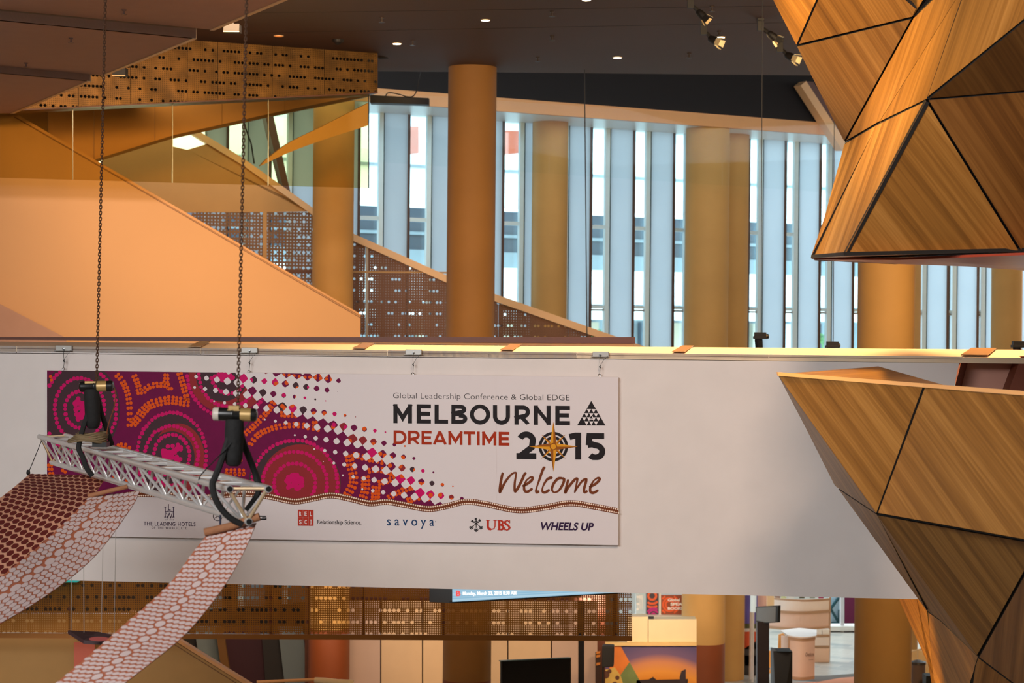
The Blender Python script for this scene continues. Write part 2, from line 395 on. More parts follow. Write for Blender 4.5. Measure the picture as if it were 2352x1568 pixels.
for i in range(len(GREY) - 1):
    g0, g1 = GREY[i]; h0 = GREY[i + 1][0]; nm = 'window_%d' % (i + 1)
    a = WN((g0 + h0) / 2, 500); e = empty(nm, (a.x, a.y, wz0), 'tall narrow window bay with a grey blue blade panel beside it', 'window', 'tall window bays of the street wall', 'structure')
    zspan(WN, g0, g1, wz0, wz1, 0.0, 0.09, MB()).build('blade_panel', blade_m, e)
    zspan(WN, g0 - 1.6, g0, wz0, wz1, 0.0, 0.095, MB()).build('blade_edge', teal_m, e)
    zspan(WN, g1, g1 + 6.5, wz0, wz1, 0.0, 0.09, MB()).build('mullion', mull_m, e)
    zspan(WN, h0 - 12, h0 - 2.5, wz0, wz1, 0.0, 0.1, MB()).build('window_frame', frame_m, e)
    zspan(WN, g1 + 6, h0 - 9, wz0, wz1, -0.06, -0.03, MB()).build('pane', pane_m, e)
    for (py, hh) in ((522, 0.05), (705, 0.04), (712, 0.025)):
        z = WN(1400, py).z; zspan(WN, g1 + 6, h0 - 11, z - hh, z + hh, -0.03, 0.06, MB()).build('transom', frame_m if py != 712 else steel, e)

# ------------------------------------------------------------------ outside: buildings across the street
def xplane(z): return vplane(600, zwin(600, z), 2200, zwin(2200, z))
XB = xplane(92)
ext = empty('street_building', XB(1400, 735), 'overexposed pale building across the street seen through the windows', 'building')
ext_w = paint('exterior_white', (246, 248, 250), 0.7); ext_d = paint('exterior_dark_glazing', (62, 70, 82), 0.3); ext_l = paint('exterior_pale_blue', (206, 220, 232), 0.6); ext_g = paint('exterior_grey', (130, 140, 146), 0.6)
def band(y0, y1, off, mat, name, parent=ext, x0=-400, x1=2900, pl=XB):
    z1, z0 = pl(1400, y0).z, pl(1400, y1).z; a = pl(x0, 500, off); b = pl(x1, 500, off); mb = MB()
    mb.prism([Vector((a.x, a.y, z0)), Vector((b.x, b.y, z0)), Vector((b.x, b.y, z1)), Vector((a.x, a.y, z1))], pl.n * -0.6); return mb.build(name, mat, parent)
band(-20, 330, -1.5, ext_l, 'upper_wall'); band(330, 492, 1.6, ext_w, 'white_canopy'); band(410, 416, 1.75, ext_g, 'canopy_joint')
band(492, 585, -1.2, ext_d, 'window_ribbon'); band(545, 552, -1.0, ext_g, 'glazing_bar'); band(585, 625, -0.8, ext_g, 'spandrel'); band(622, 702, 0.5, ext_w, 'white_wall')
band(700, 707, 0.9, ext_d, 'shadow_gap'); band(707, 734, 1.0, ext_w, 'awning'); band(734, 980, -0.5, ext_g, 'shop_front')
for k, x in enumerate(range(900, 2400, 64)):
    band(740, 800, -0.2, [ext_d, paint('exterior_tan', (170, 160, 140)), ext_l][k % 3], 'shop_window', x0=x, x1=x + 30)
shrub_m = paint('shrub_green', (96, 140, 70), 0.8, var=0.4, scale=6)
for (x, y, r) in ((1372, 772, 15), (1425, 780, 13), (1600, 782, 12), (1890, 778, 13), (2100, 790, 12)):
    mb = MB(); c = XB(x, y, 2.0); random.seed(x)
    for _ in range(120):
        d = Vector((random.gauss(0, 1), random.gauss(0, 1), random.gauss(0, 1))).normalized() * random.uniform(.3, 1) * r / FPX * 92
        q = c + d; e1 = Vector((random.uniform(-1, 1), random.uniform(-1, 1), random.uniform(-1, 1))) * 0.12; e2 = Vector((random.uniform(-1, 1), random.uniform(-1, 1), random.uniform(-1, 1))) * 0.12
        mb.face([q, q + e1, q + e1 + e2, q + e2])
    mb.tube([c - Vector((0, 0, 1.6)), c], 0.05, 6)
    mb.build('shrub', shrub_m, label='blurred green shrub beyond the window near photo column x %d' % x, cat='shrub', group='shrubs across the street')['label'] = 'small green shrub outside the tall windows across the street'
brick_m = paint('rust_brick', (176, 84, 60), 0.8, var=.2)
XT = xplane(86)
for (x0, x1, y0, y1) in ((1150, 1192, 300, 352), (940, 962, 290, 352)):
    a = XT(x0, y0); b = XT(x1, y1); mb = MB(); mb.prism([XT(x0, y1), XT(x1, y1), XT(x1, y0), XT(x0, y0)], XT.n * -1.0)
    mb.build('brick_panel', brick_m, label='rust coloured panel on the building outside the window', cat='wall panel', group='rust panels outside the windows')

# ------------------------------------------------------------------ columns
def column(px, w, z, ytop, label, paint_y=None, mat=concrete, zbase=0.0, lean=0.0):
    c = P(px, 735, z); R = w / 2 / FPX * z; top = P(px, ytop, z).z
    e = empty('column', (c.x, c.y, 0), label, 'column', 'round concrete columns of the foyer')
    zp = P(px, paint_y, z).z if paint_y else 0.0
    MB().lathe((c.x, c.y, zp), [(R, 0), (R, top - zp)], n=48).build('shaft', mat, e, smooth=True)
    if paint_y: MB().lathe((c.x, c.y, 0), [(R * 1.004, 0), (R * 1.004, zp)], n=48).build('painted_base', brownpaint, e, smooth=True)
    return e
column(1080, 111, 42.0, 150, 'thick tan column standing free in front of the stair balustrade', 1558, paint('backlit_tan_concrete', (150, 106, 52), 0.75, var=0.14, scale=1.2, bump=0.05))  # concrete darkened: the backlit shade of this column put into its colour
column(763, 94, 45.0, 225, 'tan column rising behind the hanging glass and the apricot stair wall', 1440)
column(1260, 82, 52.9, 258, 'tan column against the windows directly behind the stair handrail end')
column(1622, 100, 54.25, 290, 'tan column by the windows whose lower part is painted dark brown', 1474)
column(1671, 92, 56.0, 300, 'pale column half hidden behind the brown based column')
column(2035, 130, 36.0, 150, 'widest tan column passing below the upper timber pod')
column(2068, 92, 57.0, 310, 'sliver of pale column behind the widest tan column')
column(2312, 70, 59.0, 320, 'pale column at the far right edge under the upper timber pod')

# ------------------------------------------------------------------ bridge
def brpoly(pts, off, vec, name, mat, parent, **k):
    mb = MB(); mb.prism([BR(x, y, off) for (x, y) in pts], vec); return mb.build(name, mat, parent, **k)
NB = BR.n
bridge = empty('footbridge', BR(1100, 1350) + NB * -1.5, 'white walled footbridge crossing the hall with the conference banner hung on its side', 'footbridge', kind='structure')
ytop = lambda x: 794 + (x) * 0.0113
ygr = lambda x: 811 + x * 0.0103
ybot = lambda x: 1329 + x * 0.0222
brpoly([(-300, ybot(-300)), (2145, ybot(2145)), (2190, 893), (2203, ygr(2203)), (-300, ygr(-300))], 0, NB * -0.25, 'face_panel', white, bridge)
for (x0, x1) in ((-400, 38), (38, 460), (460, 890), (890, 1325), (1325, 1766), (1766, 2211)):
    brpoly([(x0 + .7, ygr(x0) - 1.6), (x1 - .7 - (8 if x1 > 2000 else 0), ygr(x1) - 1.6), (x1 - .7, ytop(x1)), (x0 + .7, ytop(x0))], 0.012, NB * -0.2, 'coping_panel', white, bridge)
    # thin shadow groove strip near the top of each panel
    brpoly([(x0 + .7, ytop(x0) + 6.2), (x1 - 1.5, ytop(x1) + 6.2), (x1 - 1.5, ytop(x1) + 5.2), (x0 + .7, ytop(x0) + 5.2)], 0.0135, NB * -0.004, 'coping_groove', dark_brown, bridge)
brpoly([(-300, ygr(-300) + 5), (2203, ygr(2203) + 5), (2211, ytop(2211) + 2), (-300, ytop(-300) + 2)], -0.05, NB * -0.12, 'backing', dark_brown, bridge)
# return face at the right end and the pink recess beyond it
re_m = paint('dark_red_return', (122, 58, 32), 0.6)
mb = MB(); f = [BR(2211.5, ytop(2211), 0.012), BR(2192, 893, 0.0), BR(2145, 1378, 0.0)]; k = [BR(2223, 832, -0.42), BR(2206, 897, -0.42), BR(2165, 1380, -0.42)]
mb.face([f[0], f[1], k[1], k[0]]); mb.face([f[1], f[2], k[2], k[1]]); mb.build('end_return', re_m, bridge)
pink_m = paint('dusty_pink_panel', (206, 150, 130), 0.7)
brpoly([(2130, 1400), (2420, 1400), (2420, 822), (2208, 818)], -0.42, NB * -0.2, 'recess_panel', pink_m, bridge)
mb = MB(); mb.prism([BR(2346, 818, 0.0), BR(2420, 818, 0.0), BR(2420, 1100, 0), BR(2290, 1100, 0), BR(2314, 904, 0)], NB * -0.4); mb.build('pier', re_m, bridge)
# sloping lit cap on top, cover plates, dark handrail behind
capm = paint('cream_cap', (240, 214, 180), 0.5)
mb = MB(); ca = [BR(-300, ytop(-300), 0.012), BR(2420, ytop(2420) + 1, 0.012)]; far = BR.shift(-0.75); cb = [far(2420, 803.5), far(-300, 782)]
mb.prism([ca[0], ca[1], cb[0], cb[1]], (0, 0, -0.06)); mb.build('sloping_cap', capm, bridge)
plate_m = paint('cap_cover_plate', (170, 128, 84), 0.35, 0.3)
for x in (455, 831, 1170, 1565, 2245):
    w = 22 if x < 2000 else 38
    p = lambda xx, t: (BR(xx, ytop(xx), 0.012) * (1 - t) + far(xx, 784 + 0.0081 * xx) * t) + Vector((0, 0, 0.012))
    mb = MB(); mb.prism([p(x - w, 0.03), p(x + w - 15, 0.03), p(x + w + 6, 0.97), p(x - w + 24, 0.97)], (0, 0, 0.008)); mb.build('cover_plate', plate_m, bridge)
RL = BR.shift(-1.25)
mb = MB(); mb.prism([RL(-300, 778), RL(1458, 789), RL(1458, 774), RL(-300, 774.0)], NB * -0.14); mb.build('handrail', dark_brown, bridge)
mb = MB(); q0 = RL(700, 785, -0.02); mb.prism([RL(400, 783, -0.02), RL(1455, 796, -0.02), RL(1455, 789, -0.02), RL(400, 779, -0.02)], NB * -0.06); mb.build('handrail_shelf', tan, bridge)
mb = MB(); a0 = BR(-300, 1360, -0.26); a1 = BR(2400, 1400, -0.26); zb = BR(1200, ybot(1200)).z
mb.prism([Vector((a0.x, a0.y, zb + .02)), Vector((a1.x, a1.y, zb + .02)), Vector((a1.x, a1.y, zb)) + NB * -3.2 + Vector((0, 0, .02)), Vector((a0.x, a0.y, zb + .02)) + NB * -3.2], (0, 0, 0.9)); mb.build('deck', white, bridge)

# ------------------------------------------------------------------ stepped soffit under the stair at upper left
def HPt(px, py, h):          # pixel on a horizontal plane h above the eye
    r = ray(px, py); return C0 + r * (h / r.z)
hC = P(30, 260, 36.6).z - EYE
zz = hC * 1.0
nearC = HPt(207, 186, hC).y
hB = P(207, 171, nearC).z - EYE
nearB = HPt(450, 88, hB).y
hA = P(450, 68, nearB).z - EYE
def soffit(pts, h, label):
    e = MB(); e.prism([HPt(x, y, h) for (x, y) in pts], (0, 0, 0.12)); return e.build('soffit_panel', pinkish, label=label, cat='soffit', kind='structure')
soffit([(-500, 262 + 4), (30, 260), (207, 186), (-500, 122)], hC, 'lowest and smallest pink soffit panel meeting the apricot stair wall')
soffit([(-500, 122), (-400, 118), (238, 173.5), (450, 88), (-500, 0)], hB, 'middle pink soffit panel with a pale edge and two sprinklers')
soffit([(-500, -26), (490, 68.5), (655, 0), (800, -60), (1100, -190), (-500, -190)], hA, 'uppermost pink soffit panel cut by the top of the picture')
ris_m = paint('soffit_riser', (150, 128, 108), 0.7)
def riser(x0, y0, x1, y1, h0, h1, label):
    a = HPt(x0, y0, h0); b = HPt(x1, y1, h0); mb = MB()
    mb.prism([a, b, Vector((b.x, b.y, EYE + h1 + .12)), Vector((a.x, a.y, EYE + h1 + .12))], (0, 0.08, 0)); return mb.build('soffit_riser', ris_m, label=label, cat='soffit step', kind='structure')
riser(-500, 122, 207, 186, hC, hB, 'grey step face above the lowest pink soffit panel')
riser(-500, 0, 450, 88, hB, hA, 'grey step face above the middle pink soffit panel')
edge_m = paint('pale_edge_trim', (220, 186, 140), 0.4)
for (a, b, h, lab) in (((30, 260), (207, 186), hC, 'pale edge trim on the lowest pink soffit panel'), ((238, 173.5), (450, 88), hB, 'pale edge trim on the middle pink soffit panel'), ((490, 68.5), (700, -19), hA, 'pale edge trim on the uppermost pink soffit panel')):
    p, q = HPt(*a, h), HPt(*b, h); d = (q - p); d.normalize(); sd = Vector((d.y, -d.x, 0)); sd = sd if sd.x > 0 else -sd
    mb = MB(); mb.prism([p - sd * .05, q - sd * .05, q + sd * .01, p + sd * .01], (0, 0, 0.13)); o = mb.build('trim_2', edge_m, label=lab, cat='trim', kind='structure'); o.location.z -= 0.012
for (x, y, w) in ((276, 166, 15), (534, 66, 18)):
    c = P(x, y, 34 if x < 400 else 29); k = c.y / FPX; e = empty('soffit_light', c, 'small black box light under the %s pink soffit edge' % ('middle' if x < 400 else 'uppermost'), 'light', 'box lights along the soffit edge')
    MB().box(c, (w * k, 0.12, 9 * k)).build('housing', black, e)
    MB().tube([c, Vector((c.x, c.y, EYE + HC))], 0.02, 6).build('stem', black, e)
    MB().box(c - Vector((0, 0.125, 9.3 * k)), (w * k * 1.0, 0.006, 0.8 * k)).build('lower_rim', edge_m, e)

# ------------------------------------------------------------------ gold perforated bulkhead and glass smoke baffles
def sheet(pl, pts, off, thick, mb=None, mi=0):
    mb = mb or MB(); mb.prism([pl(x, y, off) for (x, y) in pts], pl.n * -thick, mi, uvf=lambda p: pl.uv(p)); return mb
gold = perforated('gold_perforated_sheet', (84, 58, 20), 0.7, 0.42, 27, 0.2, (13.4, 4.85), 0.029, 0.42, see=0.75, var=0.8)
GBL = empty('perforated_bulkhead', GB(600, 240), 'gold perforated metal bulkhead under the brown ceiling', 'bulkhead', kind='structure')
top_y = lambda x: 95 + (x - 470) * 0.0678; bot_y = lambda x: 250 - (x - 80) * 0.0482
xs = [-300, 60, 180, 300, 430, 500, 625, 745, 868]
for x0, x1 in zip(xs, xs[1:]):
    sheet(GB, [(x0 + .6, bot_y(x0)), (x1 - .6, bot_y(x1)), (x1 - .6, top_y(x1) - 6), (x0 + .6, top_y(x0) - 6)], 0.0, 0.012).build('perforated_panel', gold, GBL)
mb = MB(); mb.prism([GB(x, y, -0.6) for (x, y) in ((-300, bot_y(-300)), (866, bot_y(866)), (866, top_y(866) - 8), (-300, top_y(-300) - 8))], GB.n * -0.1); mb.build('backing', black, GBL)
mb = MB(); mb.prism([GB(x, y, 0.0) for (x, y) in ((-300, bot_y(-300) + 2), (868, bot_y(868) + 2), (868, bot_y(868) - 1), (-300, bot_y(-300) - 1))], GB.n * -0.7); mb.build('bottom_rail', dark_brown, GBL)
sm_glass = glass_mat('smoke_baffle_glass', (236, 228, 196), 0.0)
clear = glass_mat('clear_baffle_glass', (253, 255, 255), 0.004)
gl_edge = paint('glass_edge', (150, 140, 90), 0.2)
gby = lambda x: 408 + x * 0.0283
gxs = [-260, -60, 168, 397, 617, 848]
for k, (x0, x1) in enumerate(zip(gxs, gxs[1:])):
    m = sm_glass
    c = GB((x0 + x1) / 2, gby((x0 + x1) / 2), -0.25)
    e = empty('glass_baffle', c, ['glass smoke baffle panel outside the view at left', 'glass smoke baffle panel at far left over the apricot wall', 'glass smoke baffle panel second from the left under the gold bulkhead', 'glass smoke baffle panel over the crossing stair edges', 'glass smoke baffle panel at the free end before the tan column'][k], 'glass panel', 'hanging glass smoke baffles', 'structure')
    sheet(GB, [(x0 + .8, gby(x0)), (x1 - .8, gby(x1)), (x1 - .8, bot_y(x1) - 2), (x0 + .8, bot_y(x0) - 2)], -0.25, 0.02).build('pane', m, e)
    sheet(GB, [(x1 - 1.2, gby(x1)), (x1 + .2, gby(x1)), (x1 + .2, bot_y(x1)), (x1 - 1.2, bot_y(x1))], -0.24, 0.03).build('glass_edge', gl_edge if k < 4 else black, e)
FG = FA.shift(0.35)
fgy = lambda x: 372 + (x - 870) * 0.0672
fxs = [820, 1000, 1130, 1262, 1395, 1490, 1568, 1660, 1760, 1880, 1990]
for k, (x0, x1) in enumerate(zip(fxs, fxs[1:])):
    mb = MB(); mb.prism([FG(x0 + .7, fgy(x0)), FG(x1 - .7, fgy(x1)), FG(x1 - .7, fgy(x1) - 160), FG(x0 + .7, fgy(x0) - 160)], FG.n * -0.02)
    zt_ = zf0 + 0.1
    o = mb.build('glass_baffle', clear, label='clear glass baffle pane hung from the cream fascia in front of the windows', cat='glass panel', group='clear baffle panes under the fascia', kind='structure')
# ------------------------------------------------------------------ apricot stair wall
STW = empty('stair_balustrade', WL(400, 775), 'solid apricot painted balustrade wall of the stair descending to the right', 'balustrade', kind='structure')
sheet(WL, [(-300, 980), (828, 980), (828, 727), (35, 266), (-300, 73)], 0, 0.18).build('wall_panel', orange_wall, STW)
sheet(WL, [(828.6, 726), (828.6, 721), (33, 259), (-300, 66), (-300, 73), (31, 265.5)], 0.03, 0.26).build('sloping_cap', cream, STW)
sheet(WL, [(828, 730.5), (828, 729), (33, 268.2), (33, 269.6)], 0.004, 0.01).build('cap_groove', dark_brown, STW)
WP = WL.shift(1.0)
sheet(WP, [(-300, 545), (0, 698), (152, 776), (152, 980), (-300, 980)], 0, 0.12).build('stair_stringer', pinkish, label='pale pink stair side panel low behind the bridge at far left', cat='stair panel', kind='structure')
# flight rising to the right behind the glass
FLT = empty('stair_flight', FL(500, 300), 'cream lined stair flight rising to the right behind the glass baffle', 'stair', kind='structure')
trim_pts = [(60, 418), (235, 364), (400, 313), (620, 264), (850, 217)]
pan = [20, 110, 216, 356, 510, 654, 852]
def ytrim(x): return lerp_at(trim_pts, x)
for x0, x1 in zip(pan, pan[1:]):
    sheet(FL, [(x0 + .5, ytrim(max(60, x0))), (x1 - .5, ytrim(min(850, x1))), (x1 - .5, min(bot_y(x1) - 6, ytrim(min(850, x1)) - 1)), (x0 + .5, bot_y(x0) - 6)], 0, 0.1).build('lining_panel', tan if x0 < 100 else cream, FLT)  # leftmost panel browner, shading at that end put into its colour
mb = MB(); pts = [FL(x, y, 0.05) for x, y in trim_pts]
for a, b in zip(trim_pts, trim_pts[1:]):
    mb.prism([FL(a[0], a[1] + 4, 0.06), FL(b[0], b[1] + 4, 0.06), FL(b[0], b[1] - 3, 0.06), FL(a[0], a[1] - 3, 0.06)], FL.n * -0.5)
mb.build('edge_trim', paint('bronze_trim', (104, 66, 38), 0.4), FLT)
mb = MB(); mb.prism([FL(60, 434), FL(410, 434), FL(400, 330), FL(235, 372)], FL.n * -0.1)
# slanted props and the reflection streak of the glass, built as a solid
ML = GB.shift(-8.7)
mb = MB(); mb.prism([ML(552, 32), ML(576, 32), ML(664, 428), ML(676, 480), ML(662, 480), ML(650, 430)], ML.n * -0.3); mb.build('raking_strut', paint('umber_steel', (96, 62, 48), 0.5), label='slanted dark brown strut leaning behind the glass baffle', cat='strut')
mb = MB(); mb.tube([ML(480, 32), ML(559, 280), ML(577, 330), ML(584, 376)], 0.02, 6); mb.build('stay_rod', black, label='thin black stay rod hanging behind the glass baffle', cat='rod')
BM = GB.shift(-1.0)
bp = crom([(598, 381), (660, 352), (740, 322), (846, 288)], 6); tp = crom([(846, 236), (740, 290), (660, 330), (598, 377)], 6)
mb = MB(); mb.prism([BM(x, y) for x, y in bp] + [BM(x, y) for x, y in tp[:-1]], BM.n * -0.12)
mb.build('reflection_streak', paint('pale_apricot', (244, 204, 160), .5), label='slender tapering pale apricot streak, a glass reflection built as a solid, rising to the right', cat='beam')

# ------------------------------------------------------------------ second stair balustrade
B2 = empty('stair_balustrade', SW(900, 770), 'brown perforated stair balustrade with a pale sloping cap passing behind the tan columns', 'balustrade', kind='structure')
cap_pts = [(330, 222), (465, 306), (560, 364), (720, 478), (815, 538), (865, 560), (1030, 634), (1140, 676), (1425, 776), (1700, 872)]
ycap = lambda x: lerp_at(cap_pts, x)
cap_m = paint('pale_cap', (226, 180, 134), 0.45)
mb = MB()
for a, b in zip(cap_pts, cap_pts[1:]):
    mb.prism([SW(a[0], a[1] + 17, .05), SW(b[0], b[1] + 17, .05), SW(b[0], b[1], .05), SW(a[0], a[1], .05)], SW.n * -0.3)
mb.build('sloping_cap', cap_m, B2)
mesh_m = perforated('brown_perforated_mesh', (122, 88, 62), 0.2, 0.6, 13, 0.22, (9, 5.5), 0.036, 0.45, see=0.9, var=0.15, seed=3.0)
mesh_d = perforated('dark_perforated_mesh', (112, 76, 56), 0.2, 0.6, 16, 0.15, (12, 3.7), 0.032, 0.62, see=0.55, var=0.15, seed=5.0)
tanm = paint('tan_lining_panel', (188, 140, 84), 0.6, var=0.05)
sheet(SW, [(230, 490), (610, 487), (724, 485), (724, ycap(724) + 14), (640, ycap(640) + 14), (560, 378), (490, 326), (430, 344), (396, 336), (396, 317), (235, 362)], -0.02, 0.08).build('lining_panel', tanm, B2)
for (x0, x1) in ((440, 605), (612, 760)):
    sheet(SW, [(x0, 830), (x1, 830), (x1, 487), (x0, 487)], -0.02, 0.02).build('perforated_panel', mesh_m, B2)
sheet(SW, [(604, 830), (613, 830), (613, 487), (604, 487)], 0.0, 0.06).build('post', tanm, B2)
sheet(SW, [(440, 626), (760, 628), (760, 620), (440, 618)], 0.01, 0.06).build('rail', dark_brown, B2)
for (x0, x1) in ((760, 840), (846, 935), (935, 1035), (1035, 1145), (1145, 1305), (1305, 1432)):
    y0, y1 = ycap(x0) + 15, ycap(x1) + 15
    sheet(SW, [(x0, 860), (x1 - 1, 860), (x1 - 1, y1), (x0, y0)], -0.02, 0.02).build('perforated_panel', mesh_d, B2)
sheet(SW, [(840, 860), (846, 860), (846, ycap(846) + 14), (840, ycap(840) + 14)], -0.01, 0.05).build('post', steel, B2)
sheet(SW, [(800, 626), (1040, 628), (1040, 624), (800, 622)], -0.005, 0.06).build('rail', tan, B2)
# diagonal cream beam by the upper pod
mb = MB(); mb.prism([FA(1839, 196, .3), FA(1852, 186, .3), FA(1955, 345, .3), FA(1935, 345, .3)], FA.n * -0.3); mb.build('trim_3', cream, label='short diagonal cream beam between the fascia and the upper timber pod', cat='trim', kind='structure')
mb = MB(); mb.prism([FA(1852, 187, .1), FA(1868, 188, .1), FA(1960, 320, .1), FA(1955, 345, .1)], FA.n * -0.2); mb.build('trim_4', dark_brown, label='brown underside of the diagonal cream beam beside the pod', cat='trim', kind='structure')
# long black box under the bulkhead end
e = empty('speaker_bar', P(920, 232, 43), 'long black box with a loose cable hung beside the tan column top', 'speaker')
mb = MB(); mb.prism([P(850, 218, 43), P(850, 236, 43), P(985, 240, 43.3), P(985, 225, 43.3)], (0, 0.35, 0)); mb.build('housing', black, e)
mb = MB(); mb.tube([P(x, y, 43.1) for x, y in crom([(884, 224), (892, 213), (915, 216), (935, 222), (950, 220), (958, 205), (962, 185), (968, 160)], 5)], 0.012, 5); mb.build('cable', rubber, e)
# plates joining the black recess
mb = MB(); mb.prism([P(868, 122, 40.2), P(955, 128, 41.4), P(868, 133, 40.2)], (0, 0.2, 0)); mb.build('trim_5', soft_black, label='black wedge gap beside the gold bulkhead end', cat='trim', kind='structure')
# ================================================================== conference banner
BN = BR.shift(0.07)
panel_m = paint('banner_white', (226, 216, 216), 0.55, var=0.02, spec=.2)
banner = empty('conference_banner', BN(764, 1250), 'wide conference banner with dot painting and black MELBOURNE lettering on the white bridge', 'banner')
btop = lambda x: 850 + (x - 108) * 0.0122
bbot = lambda x: 1229.5 + (x - 108) * 0.0170
MB().prism([BN(108, bbot(108)), BN(1420, bbot(1420)), BN(1420, btop(1420)), BN(108, btop(108))], BN.n * -0.045).build('panel', panel_m, banner)
PUR = paint('print_purple', (110, 8, 66), 0.55, var=.18, scale=14, spec=0.12); GRY = paint('print_dark_grey', (70, 46, 52), 0.55, spec=0.12); RED = paint('print_brick_red', (146, 42, 46), 0.55, var=.1, spec=0.12)
PNK = paint('print_magenta', (204, 0, 98), 0.5, spec=0.12); ORG = paint('print_orange', (226, 84, 8), 0.5, spec=0.12); INK = paint('print_black', (34, 28, 30), 0.5, spec=0.12)
RST = paint('print_rust', (168, 48, 12), 0.5, spec=0.12); BRN = paint('print_brown', (118, 58, 28), 0.5, spec=0.12); DOT = paint('print_cream', (244, 220, 200), 0.5, spec=0.12)
NAVY = paint('print_navy', (20, 60, 104), 0.5, spec=0.12); UBR = paint('print_red', (190, 52, 34), 0.5, spec=0.12); PLUM = paint('print_plum', (52, 30, 64), 0.5, spec=0.12); GOLDP = paint('print_gold', (226, 154, 34), 0.45, spec=0.12); GOLDD = paint('print_gold_dark', (150, 84, 20), 0.5, spec=0.12); WHT = paint('print_white', (232, 222, 222), 0.55, var=.02, spec=0.12)
wave_pts = [(90, 1150), (200, 1150), (262, 1142), (315, 1134), (380, 1136), (453, 1143), (530, 1135), (575, 1134), (619, 1140), (675, 1151), (720, 1144), (759, 1137), (800, 1144), (848, 1155), (888, 1152), (930, 1159), (982, 1168), (1025, 1162), (1067, 1152), (1110, 1156), (1188, 1171), (1250, 1165), (1308, 1155), (1360, 1162), (1420, 1173.5)]
wv = [(float(p[0]), float(p[1])) for p in crom(wave_pts, 8)]
wy = lambda x: lerp_at(wv, x)
def bpoly(mb, pts, off, mi=0): mb.face([BN(x, y, off) for x, y in pts][::1], mi=mi)
def disc(mb, x, y, r, off, mi=0, n=10, ry=None):
    mb.face([BN(x + r * math.cos(2 * math.pi * k / n), y + (ry or r) * math.sin(2 * math.pi * k / n), off) for k in range(n)], mi=mi)
# art ground
mb = MB(); ax = [108 + k * 12 for k in range(int((1140 - 108) / 12) + 1)]
for a, b in zip(ax, ax[1:]):
    mb.face([BN(a, wy(a), .001), BN(b, wy(b), .001), BN(b, btop(b) + .3, .001), BN(a, btop(a) + .3, .001)])
mb.build('art_ground', PUR, banner)
# ring fields and dots
art = MB(); A_M = [GRY, RED, PNK, ORG, PUR]
def clip(x, y, r=0): return x - r > 108 and y + r < wy(x) - 3 and y - r > btop(x) + 1
def field(cx, cy, rx, ry, mi, off, n=56):
    pts = []
    for k in range(n):
        x = max(108.5, cx + rx * math.cos(2 * math.pi * k / n)); y = cy + ry * math.sin(2 * math.pi * k / n)
        pts.append((x, min(max(y, btop(x) + .5), wy(x) - 1)))
    bpoly(art, pts, off, mi)
rd = random.Random(3)
def ringdots(cx, cy, rx, ry, r, mi, off, gap=2.05):
    n = int(math.pi * (rx + ry) / (r * gap)); 
    for k in range(n):
        t = 2 * math.pi * k / n; x = cx + rx * math.cos(t) + rd.uniform(-.9, .9); y = cy + ry * math.sin(t) + rd.uniform(-.9, .9)
        if clip(x, y, r * .6): disc(art, x, y, r * rd.uniform(.9, 1.12), off, mi)
def blob(cx, cy, R, mi, off, ry=None):
    for k in range(46):
        t = rd.uniform(0, 6.28); q = math.sqrt(rd.random()); x = cx + R * q * math.cos(t); y = cy + (ry or R) * q * math.sin(t)
        if clip(x, y, 3): disc(art, x, y, 5.2, off + .00001 * k, mi)
field(183, 940, 92, 112, 0, .0014); field(525, 858, 92, 92, 1, .0014); field(510, 862, 60, 60, 0, .00145); field(394, 1046, 84, 102, 0, .0014); field(410, 1052, 60, 80, 1, .00145); field(677, 1109, 106, 98, 0, .0015); field(690, 1112, 92, 92, 1, .00155)
field(395, 1050, 52, 60, 0, .0015)
for (c, rings) in (((183, 940), ((34, 42), (57, 72), (84, 100))), ((525, 858), ((40, 46), (68, 76), (95, 100))), ((394, 1046), ((41, 48), (61, 68), (80, 99))), ((677, 1109), ((48, 45), (74, 72), (98, 98)))):
    for (rx, ry) in rings: ringdots(c[0], c[1], rx, ry, 4.7, 2, .002)
blob(183, 940, 14, 2, .002, 26); blob(396, 1040, 24, 2, .002, 24); blob(676, 1106, 22, 2, .002, 18); blob(515, 862, 22, 2, .002, 14)
def track(pts, rows=2, r=3.9, sp=7.2, mi=3):
    c = crom(pts, 10); c = [np.array(p[:2], float) for p in c]; acc = 0
    last = c[0]
    for a, b in zip(c, c[1:]):
        d = b - a; L = np.linalg.norm(d)
        if L < 1e-6: continue
        acc += L
        if acc >= sp:
            acc = 0; nn = np.array([-d[1], d[0]]) / L
            for q in range(rows):
                p = b + nn * (q - (rows - 1) / 2) * sp + np.array([rd.uniform(-.8, .8), rd.uniform(-.8, .8)])
                if clip(p[0], p[1], r * .6): disc(art, p[0], p[1], r * rd.uniform(.92, 1.08), .0024, mi)
